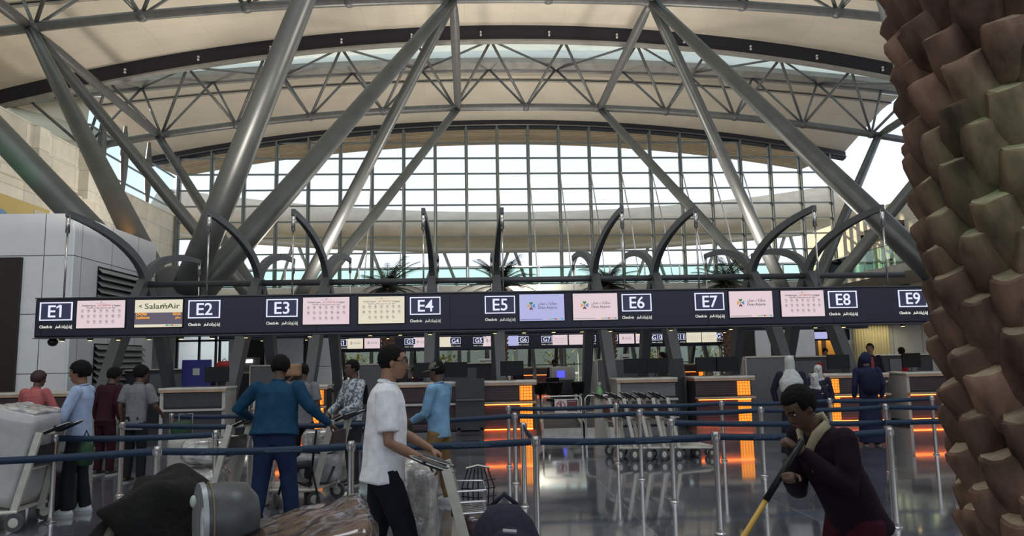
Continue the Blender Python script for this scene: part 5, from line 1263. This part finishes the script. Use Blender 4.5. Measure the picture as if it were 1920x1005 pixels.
def glasses(t, Hm, *a):
    m = MB()
    for q in (-1, 1):
        m.tube([(q*.033+.024*math.cos(b), .103, .010+.017*math.sin(b)) for b in [2*PI*i/14 for i in range(15)]], .0022, 6, M=Hm)
        m.tube([(q*.056, .100, .018), (q*.074, .07, .018), (q*.078, -.01, .006)], .0024, 6, M=Hm)
    m.tube([(-.01, .103, .015), (.01, .103, .015)], .002, 6, M=Hm); m.build('glasses', BLACK, t, True)
def collar_polo(t, Hm, L, *a):
    glasses(t, Hm)
    m = MB(); m.tube([L @ Vector((.052*math.cos(b), .052*math.sin(b)-.004, 1.492+.0*b)) for b in [2*PI*i/20 for i in range(21)]], .014, 8, flat=(1.6, .7, (0, 0, 1))); m.build('polo_collar', mat('white_polo_collar', (.55, .55, .56), .7), t, True)
# white polo man, nearest, facing right
person('man in white polo shirt and glasses facing right, hand on a luggage trolley handle', -.64, 5.62, R(-84), 1.79, 'c', cloth('white_polo_knit', (.80, .80, .84)), cloth('black_trousers', (.012, .012, .018)), 'crop',
       elbL=(-.27, .12, 1.11), wriL=(-.22, .36, .97), elbR=(.27, .04, 1.08), wriR=(.20, .31, .93), lean=R(3), hem=.79, fat=1.26, head_yaw=R(-4), head_pitch=R(-3), feet=((-.12, -.12), (.12, .22)), shoe=DSH, extra=collar_polo, palmL=(0, 0, -1), palmR=(0, 0, -1), curl=.75, vox=.008)
# light blue shirt man at the left
person('man in light blue long-sleeved shirt and white trainers pushing the far left trolley', -4.52, 9.0, R(96), 1.73, 'a', cloth('light_blue_shirt', (.34, .42, .60)), cloth('dark_trousers', (.016, .016, .02)), 'full',
       elbL=(-.25, .10, 1.12), wriL=(-.18, .34, .98), elbR=(.24, .12, 1.12), wriR=(.15, .36, .98), long_sleeve=True, hem=.80, head_yaw=R(2), head_pitch=R(-6), feet=((-.12, .06), (.10, -.06)), shoe=WSH, palmL=(0, 0, -1), palmR=(0, 0, -1), curl=.7, vox=.010)
# blue jacket man, back view
def belt_(t, *a):
    m = MB(); m.rings([(0, 0, .93, .172, .128), (0, 0, .97, .172, .128)], 22); m.build('waist_belt', mat('brown_belt', (.06, .025, .012), .5), t, 'auto')
person('man seen from behind in a petrol blue jacket and jeans, arms spread to two trolleys', -2.12, 8.3, R(-6), 1.76, 'b', cloth('petrol_blue_jacket', (.010, .048, .098)), cloth('dark_blue_jeans', (.014, .026, .070)), 'full',
       elbL=(-.44, .06, 1.18), wriL=(-.36, .30, 1.06), elbR=(.38, .04, 1.18), wriR=(.56, .22, .98), long_sleeve=True, hem=.90, fat=1.5, lean=R(10), head_pitch=R(-22), feet=((-.17, -.05), (.17, .1)), shoe=DSH, palmL=(0, 0, -1), palmR=(0, 0, -1), curl=.8, extra=belt_, wr=.012)
# patterned shirt man
PAT = bpy.data.materials.new('patterned_shirt'); PAT.use_nodes = True; nt = PAT.node_tree; b = nt.nodes['Principled BSDF']; b.inputs['Roughness'].default_value = .8
tc = nt.nodes.new('ShaderNodeTexCoord'); nz = nt.nodes.new('ShaderNodeTexNoise'); nz.inputs['Scale'].default_value = 26; nz.inputs['Detail'].default_value = 2; cr = nt.nodes.new('ShaderNodeValToRGB')
cr.color_ramp.interpolation = 'CONSTANT'; cr.color_ramp.elements[0].color = (.10, .13, .17, 1); cr.color_ramp.elements[1].position = .49; cr.color_ramp.elements[1].color = (.46, .47, .50, 1)
nt.links.new(tc.outputs['Object'], nz.inputs[0]); nt.links.new(nz.outputs[0], cr.inputs[0]); nt.links.new(cr.outputs[0], b.inputs['Base Color'])
person('man in white and grey patterned shirt between the blue jacket and white polo men', -1.62, 10.6, R(128), 1.70, 'b', PAT, cloth('charcoal_trousers', (.03, .03, .035)), 'short',
       elbL=(-.24, .10, 1.12), wriL=(-.14, .32, 1.0), elbR=(.24, .12, 1.12), wriR=(.14, .34, 1.0), long_sleeve=True, hem=.78, feet=((-.12, .05), (.12, -.05)), shoe=DSH, head_yaw=R(-4), head_pitch=R(-8), palmL=(0, 0, -1), palmR=(0, 0, -1), curl=.7)
# denim shirt man with cap
def cap(t, Hm, *a):
    CP = cloth('khaki_grey_cap', (.15, .14, .12))
    m = MB(); m.ball((0, -.010, .035), .088, .110, .100, 20, 14)
    vs = [Hm @ Vector((x_, y_, max(z_, .030))) for x_, y_, z_ in m.v]; q = MB(); q.add(vs, m.f); cp = q.build('cap_crown', CP, t, True)
    m = MB(); m.rings([(0, .10, .030, .070, .085), (0, .105, .040, .066, .08)], 18, Hm @ Matrix.Rotation(R(-8), 4, 'X')); m.build('cap_peak', CP, t, 'auto')
person('man in washed light denim shirt and grey cap standing sideways at the desks', -.36, 8.95, R(62), 1.66, 'b', cloth('washed_denim_shirt', (.17, .31, .47), amt=.35, sc=5), cloth('ochre_trousers', (.20, .12, .05)), 'short',
       elbL=(-.24, .06, 1.12), wriL=(-.17, .30, 1.02), elbR=(.25, .06, 1.12), wriR=(.16, .32, 1.02), long_sleeve=True, hem=.82, fat=1.05, feet=((-.13, .1), (.13, -.05)), shoe=WSH, head_yaw=R(8), head_pitch=R(-8), extra=cap, palmL=(1, 0, 0), palmR=(-1, 0, 0))
t = thing('carry_bag', 'dark bag with a green side hanging from the hands of the denim shirt man', 'bag', (-.80, 9.1, .62)); m = MB(); m.rings([(0, 0, 0, .13, .09), (0, 0, .1, .15, .10), (0, 0, .28, .12, .08), (0, 0, .36, .04, .03)], 14); m.build('body', mat('dark_bag_cloth', (.03, .035, .02), .7, 0, 9, .5), t, True); m = MB(); m.tube([(-.05, 0, .32), (0, 0, .42), (.05, 0, .32)], .01, 6); m.build('handle', BLACK, t)
# pink shirt person
person('person in salmon pink shirt with dark red cap of hair at the far left desk', -6.6, 11.7, R(-8), 1.63, 'b', cloth('salmon_pink_shirt', (.42, .12, .12)), cloth('dark_trousers', (.016, .016, .02)), 'full', long_sleeve=True, lean=R(8), elbL=(-.30, .14, 1.14), wriL=(-.2, .36, 1.1), elbR=(.30, .14, 1.14), wriR=(.2, .36, 1.1), head_pitch=R(-10), head_yaw=R(-25), shoe=DSH, vox=.013, hair_mat=mat('dark_red_hair', (.03, .008, .010), .6, 0, 60, .3))
person('person in dark maroon clothes left of the grey t-shirt man, seen from behind', -5.75, 12.2, R(-20), 1.66, 'b', cloth('dark_maroon_top', (.035, .010, .016)), cloth('dark_maroon_trousers', (.03, .008, .014)), 'full', long_sleeve=True, lean=R(10), head_yaw=R(-20), head_pitch=R(-15), shoe=DSH, vox=.013)
person('man in grey t-shirt seen from behind, standing near the E2 desk', -4.92, 11.35, R(-12), 1.68, 'b', cloth('grey_tshirt', (.17, .175, .185)), cloth('dark_trousers', (.016, .016, .02)), 'full', lean=R(6), head_yaw=R(-25), head_pitch=R(-8), elbR=(.28, .08, 1.12), wriR=(.24, .30, 1.0), hem=.78, shoe=DSH, vox=.013)
t = thing('upright_suitcase', 'pale suitcase trolley load beside the grey t-shirt man', 'suitcase', (-4.3, 11.5, 0)); softbox('shell', -.14, .14, -.2, .2, .05, .62, .05, GREYL, t, 6, .004, 9); softbox('upper_bag', -.12, .12, -.16, .16, .62, .85, .06, mat('dark_green_cloth', (.02, .10, .03), .7, 0, 20, .3), t, 6, .01, 9); m = MB(); m.tube([(-.1, .15, .6), (-.1, .15, .95), (.1, .15, .95), (.1, .15, .6)], .012, 6); m.build('pull_handle', CHROME, t)
# man with a carton on the shoulder
person('man in grey t-shirt behind the blue jacket man, head hidden by a carton', -2.42, 11.0, R(-5), 1.66, 'b', cloth('grey_tshirt', (.10, .10, .11)), cloth('dark_trousers', (.016, .016, .02)), 'short', shoe=DSH, vox=.014, elbL=(-.32, .14, 1.42), wriL=(-.16, .10, 1.58), head_pitch=R(-15))
t = thing('carton', 'small brown cardboard carton carried on the shoulder behind the blue jacket man', 'box', (-2.52, 10.82, 1.50)); softbox('box_body', -.11, .11, -.09, .09, 0, .17, .006, mat('brown_cardboard', (.30, .17, .09), .8, 0, 12, .15), t, 4, .003, 9); m = MB(); m.box(-.11, .11, -.02, .02, .168, .173); m.build('tape', mat('parcel_tape', (.40, .30, .20), .3), t)
# cleaner in the foreground right
def cleaner(t, Hm, L, sh, el, wr_):
    m = MB(); m.tube([L @ Vector(p) for p in ((-.085, -.03, 1.50), (-.075, .06, 1.475), (-.03, .125, 1.40), (-.01, .14, 1.27))], [.022, .028, .026, .012], 8, flat=(1.3, .5, (0, 0, 1)))
    m.tube([L @ Vector(p) for p in ((-.085, -.03, 1.50), (0, -.085, 1.51), (.085, -.03, 1.50), (.07, .06, 1.475), (.02, .12, 1.41))], [.022, .024, .024, .026, .02], 8, flat=(1.3, .5, (0, 0, 1)))
    m.build('cream_collar', mat('cream_collar_cloth', (.42, .36, .24), .8), t, True)
CX, CY, CRZ, CS = 2.05, 3.95, R(104), 1.57/1.75
pole_a, pole_q = atY(1497, 838, 3.72), atY(1395, 1005, 3.68)
pd = (pole_q-pole_a).normalized()
def to_local(p): return Matrix.Rotation(-CRZ, 3, 'Z') @ (p-Vector((CX, CY, 0)))/CS
h1, h2 = to_local(pole_a+pd*.05), to_local(pole_a+pd*.21)
person('cleaner in dark maroon uniform with cream collar bending over a mop in the right foreground', CX, CY, CRZ, 1.57, 'b', cloth('dark_plum_tunic', (.016, .008, .014)), cloth('dark_maroon_uniform', (.055, .008, .018)), 'short',
       lean=R(26), head_pitch=R(-38), hem=.80, long_sleeve=True, elbL=(-.27, .24, 1.10), wriL=tuple(h1-Vector((-.03, .055, -.03))), elbR=(.25, .20, 1.02), wriR=tuple(h2-Vector((.03, .055, -.03))), feet=((-.17, -.02), (.17, .10)), shoe=DSH, extra=cleaner, palmL=(.5, .2, -.8), palmR=(-.5, .2, -.8), curl=1.15, vox=.008, fat=1.15)
t = thing('mop', 'yellow-handled mop held by the cleaner, pole slanting down to the left', 'mop', (pole_a.x, pole_a.y, 0))
a = Vector((0, 0, pole_a.z))-pd*.04; b_ = a+pd*((a.z-.05)/-pd.z)
m = MB(); m.tube([a.lerp(b_, .2), b_], .0135, 10); m.build('pole', mat('yellow_mop_pole', (.55, .33, .05), .4), t, True)
m = MB(); m.tube([a, a.lerp(b_, .24)], .017, 10); m.build('grip', BLACK, t, True)
m = MB(); m.rbox(b_.x-.22, b_.x+.2, b_.y-.08, b_.y+.08, .012, .055, .01); m.build('mop_head', mat('mop_cloth', (.3, .3, .32), .9), t)
# women in white headscarves
def scarf(col, long=True):
    def f(t, Hm, L, *a):
        m = MB(); m.rings([(0, -.01, -.16, .085, .085), (0, -.005, -.10, .088, .098), (0, -.008, -.03, .086, .106), (0, -.012, .04, .088, .112), (0, -.016, .09, .074, .092), (0, -.016, .125, .03, .04)], 20, Hm)
        m.rings([(0, -.03, 1.12 if long else 1.3, .19, .12), (0, -.03, 1.3, .215, .14), (0, -.01, 1.42, .16, .115), (0, 0, 1.50, .085, .085)], 22, L)
        remesh(m, 'headscarf', cloth(col[0], col[1]), t, .014, 2, .008, 10)
    return f
WH = ('white_headscarf', (.50, .50, .50)); RD = ('red_headscarf', (.35, .02, .025))
person('woman in long white headscarf and dark dress seen from behind near the cleaner', 5.35, 12.1, R(-15), 1.64, 'c', cloth('dark_navy_dress', (.02, .02, .035)), cloth('dark_navy_dress', (.02, .02, .035)), '', long_sleeve=True, skirt=True, shoe=DSH, vox=.013, extra=scarf(WH), elbL=(-.30, .05, 1.15))
person('girl in white headscarf behind the cleaner, taller of two', 6.45, 13.4, R(160), 1.46, 'c', cloth('dark_navy_dress', (.02, .02, .035)), cloth('dark_navy_dress', (.02, .02, .035)), '', long_sleeve=True, skirt=True, shoe=DSH, vox=.014, extra=scarf(WH, False))
person('small girl in white headscarf beside the cleaner head, shorter of two', 5.85, 12.3, R(150), 1.34, 'c', cloth('dark_navy_dress', (.02, .02, .035)), cloth('dark_navy_dress', (.02, .02, .035)), '', long_sleeve=True, skirt=True, shoe=DSH, vox=.014, extra=scarf(WH, False))
# platform for the clerks and staff behind the desks
def vest(t, Hm, L, *a):
    m = MB(); m.tube([L @ Vector(p) for p in ((0, .125, 1.45), (0, .145, 1.3), (0, .14, 1.05))], [.02, .035, .03], 4, flat=(1, .3, (1, 0, 0))); m.build('red_tie', mat('red_tie_silk', (.25, .02, .03), .5), t)
person('bearded man in dark suit and red tie standing behind the desks at the right', 9.75, 17.5, R(168), 1.82, 'c', cloth('dark_suit', (.018, .016, .03)), cloth('dark_suit', (.018, .016, .03)), 'short', z0=0.06, long_sleeve=True, shoe=DSH, vox=.013, extra=vest, head_yaw=R(-25))
pf = thing('staff_platform', 'low dark platform that staff stand on behind the E8 and E9 desks', 'platform', (9.7, 18.2, 0)); m = MB(); m.box(-1.4, 2.0, -.65, 1.6, 0, .06); m.build('deck', DARKP, pf); m = MB(); m.box(-1.42, 2.02, -.67, -.65, 0, .06); m.build('edge', GREYL, pf)
def bp(t, Hm, L, *a):
    m = MB(); m.rings([(0, -.20, .98, .13, .07), (0, -.22, 1.1, .16, .10), (0, -.21, 1.3, .155, .09), (0, -.19, 1.42, .10, .05)], 18, L, 2.4); m.build('rucksack', cloth('navy_rucksack', (.012, .014, .035)), t, True)
    m = MB(); m.ball((0, -.012, .02), .098, .118, .128, 18, 12, Hm); q = MB(); q.add([v if (Hm.inverted() @ Vector(v)).y < .055 else tuple(Hm @ ((Hm.inverted() @ Vector(v))*.7)) for v in m.v], m.f); q.build('hood', cloth('dark_blue_hoodie', (.02, .022, .06)), t, True)
person('person in dark blue hooded coat with a rucksack, back turned, under the E8 sign', 7.30, 13.25, R(-14), 1.66, 'b', cloth('dark_blue_hoodie', (.02, .022, .06)), cloth('dark_blue_long_skirt', (.018, .02, .05)), '', long_sleeve=True, skirt=True, shoe=DSH, vox=.013, extra=bp, hem=.75)
for (x, y, rz_, H, hr, sc_, lb, zz) in ((9.15, 18.9, 170, 1.60, '', RD, 'seated clerk in red headscarf behind the E8 desk', .06), (11.45, 18.9, 170, 1.58, '', RD, 'seated clerk in red headscarf behind the E9 desk', .06)):
    person(lb, x, y, R(rz_), H, 'c', cloth('dark_uniform_jacket', (.03, .02, .03)), cloth('dark_uniform_jacket', (.03, .02, .03)), hr, long_sleeve=True, seated=True, vox=.015, z0=.25, extra=scarf(sc_, False))
    tt = thing('high_stool', 'dark high stool under the '+lb.replace('seated ', ''), 'stool', (x, y, .06)); m = MB(); m.lathe([(.19, .60), (.20, .64), (.02, .65)], 14); m.build('seat', BLACK, tt, 'auto'); m = MB(); m.lathe([(.2, 0), (.03, .03), (.03, .6)], 12); m.build('pedestal', CHROME, tt, 'auto')
for (x, y, rz_, H, lb, sit) in ((-1.35, 19.0, 150, 1.70, 'seated clerk with dark hair beside the denim shirt man\'s cap, left one', True), (-.85, 19.6, 200, 1.62, 'clerk with dark hair beside the denim shirt man\'s cap, right one', True), (-2.6, 21.8, 185, 1.66, 'dark-haired person far behind the patterned shirt man', False),
                            (1.62, 24.9, 160, 1.45, 'dark-clothed person far behind the conveyors', False), (3.0, 26.0, 180, 1.62, 'person in maroon behind the self-service kiosk', False)):
    person(lb, x, y, R(rz_), H, 'b', cloth('dark_uniform_jacket', (.03, .02, .03)), cloth('dark_trousers', (.016, .016, .02)), 'full', long_sleeve=True, seated=sit, vox=.016, z0=.25 if sit else 0, shoe=None if sit else DSH)
    if sit:
        tt = thing('high_stool', 'dark high stool under the '+lb.replace('seated ', '').split(' with')[0]+(', left one' if 'left' in lb else ', right one'), 'stool', (x, y, 0)); m = MB(); m.lathe([(.19, .66), (.20, .70), (.02, .71)], 14); m.build('seat', BLACK, tt, 'auto'); m = MB(); m.lathe([(.2, 0), (.03, .03), (.03, .66)], 12); m.build('pedestal', CHROME, tt, 'auto')
person('far person raising a hand above the rear counter under the E7 sign', 6.55, 24.7, R(95), 1.80, 'c', cloth('maroon_white_uniform', (.10, .03, .04)), cloth('dark_trousers', (.016, .016, .02)), 'full', vox=.015, elbL=(-.3, .22, 1.32), wriL=(-.25, .42, 1.52), elbR=(.28, .22, 1.30), wriR=(.2, .42, 1.5), shoe=DSH)
person('far person with dark hair and glasses looking out by the yellow booth', 14.3, 29.0, R(175), 1.86, 'c', cloth('dark_uniform_jacket', (.03, .02, .03)), cloth('dark_trousers', (.016, .016, .02)), 'full', vox=.016, extra=glasses, shoe=DSH)
person('far person in black jacket with back turned beside the palm trunk', 14.6, 24.2, R(10), 1.80, 'b', cloth('black_jacket', (.01, .01, .012)), cloth('dark_trousers', (.016, .016, .02)), 'full', vox=.015, long_sleeve=True, elbL=(-.33, .1, 1.2), shoe=DSH)
bpy.data.scenes.remove(S2)
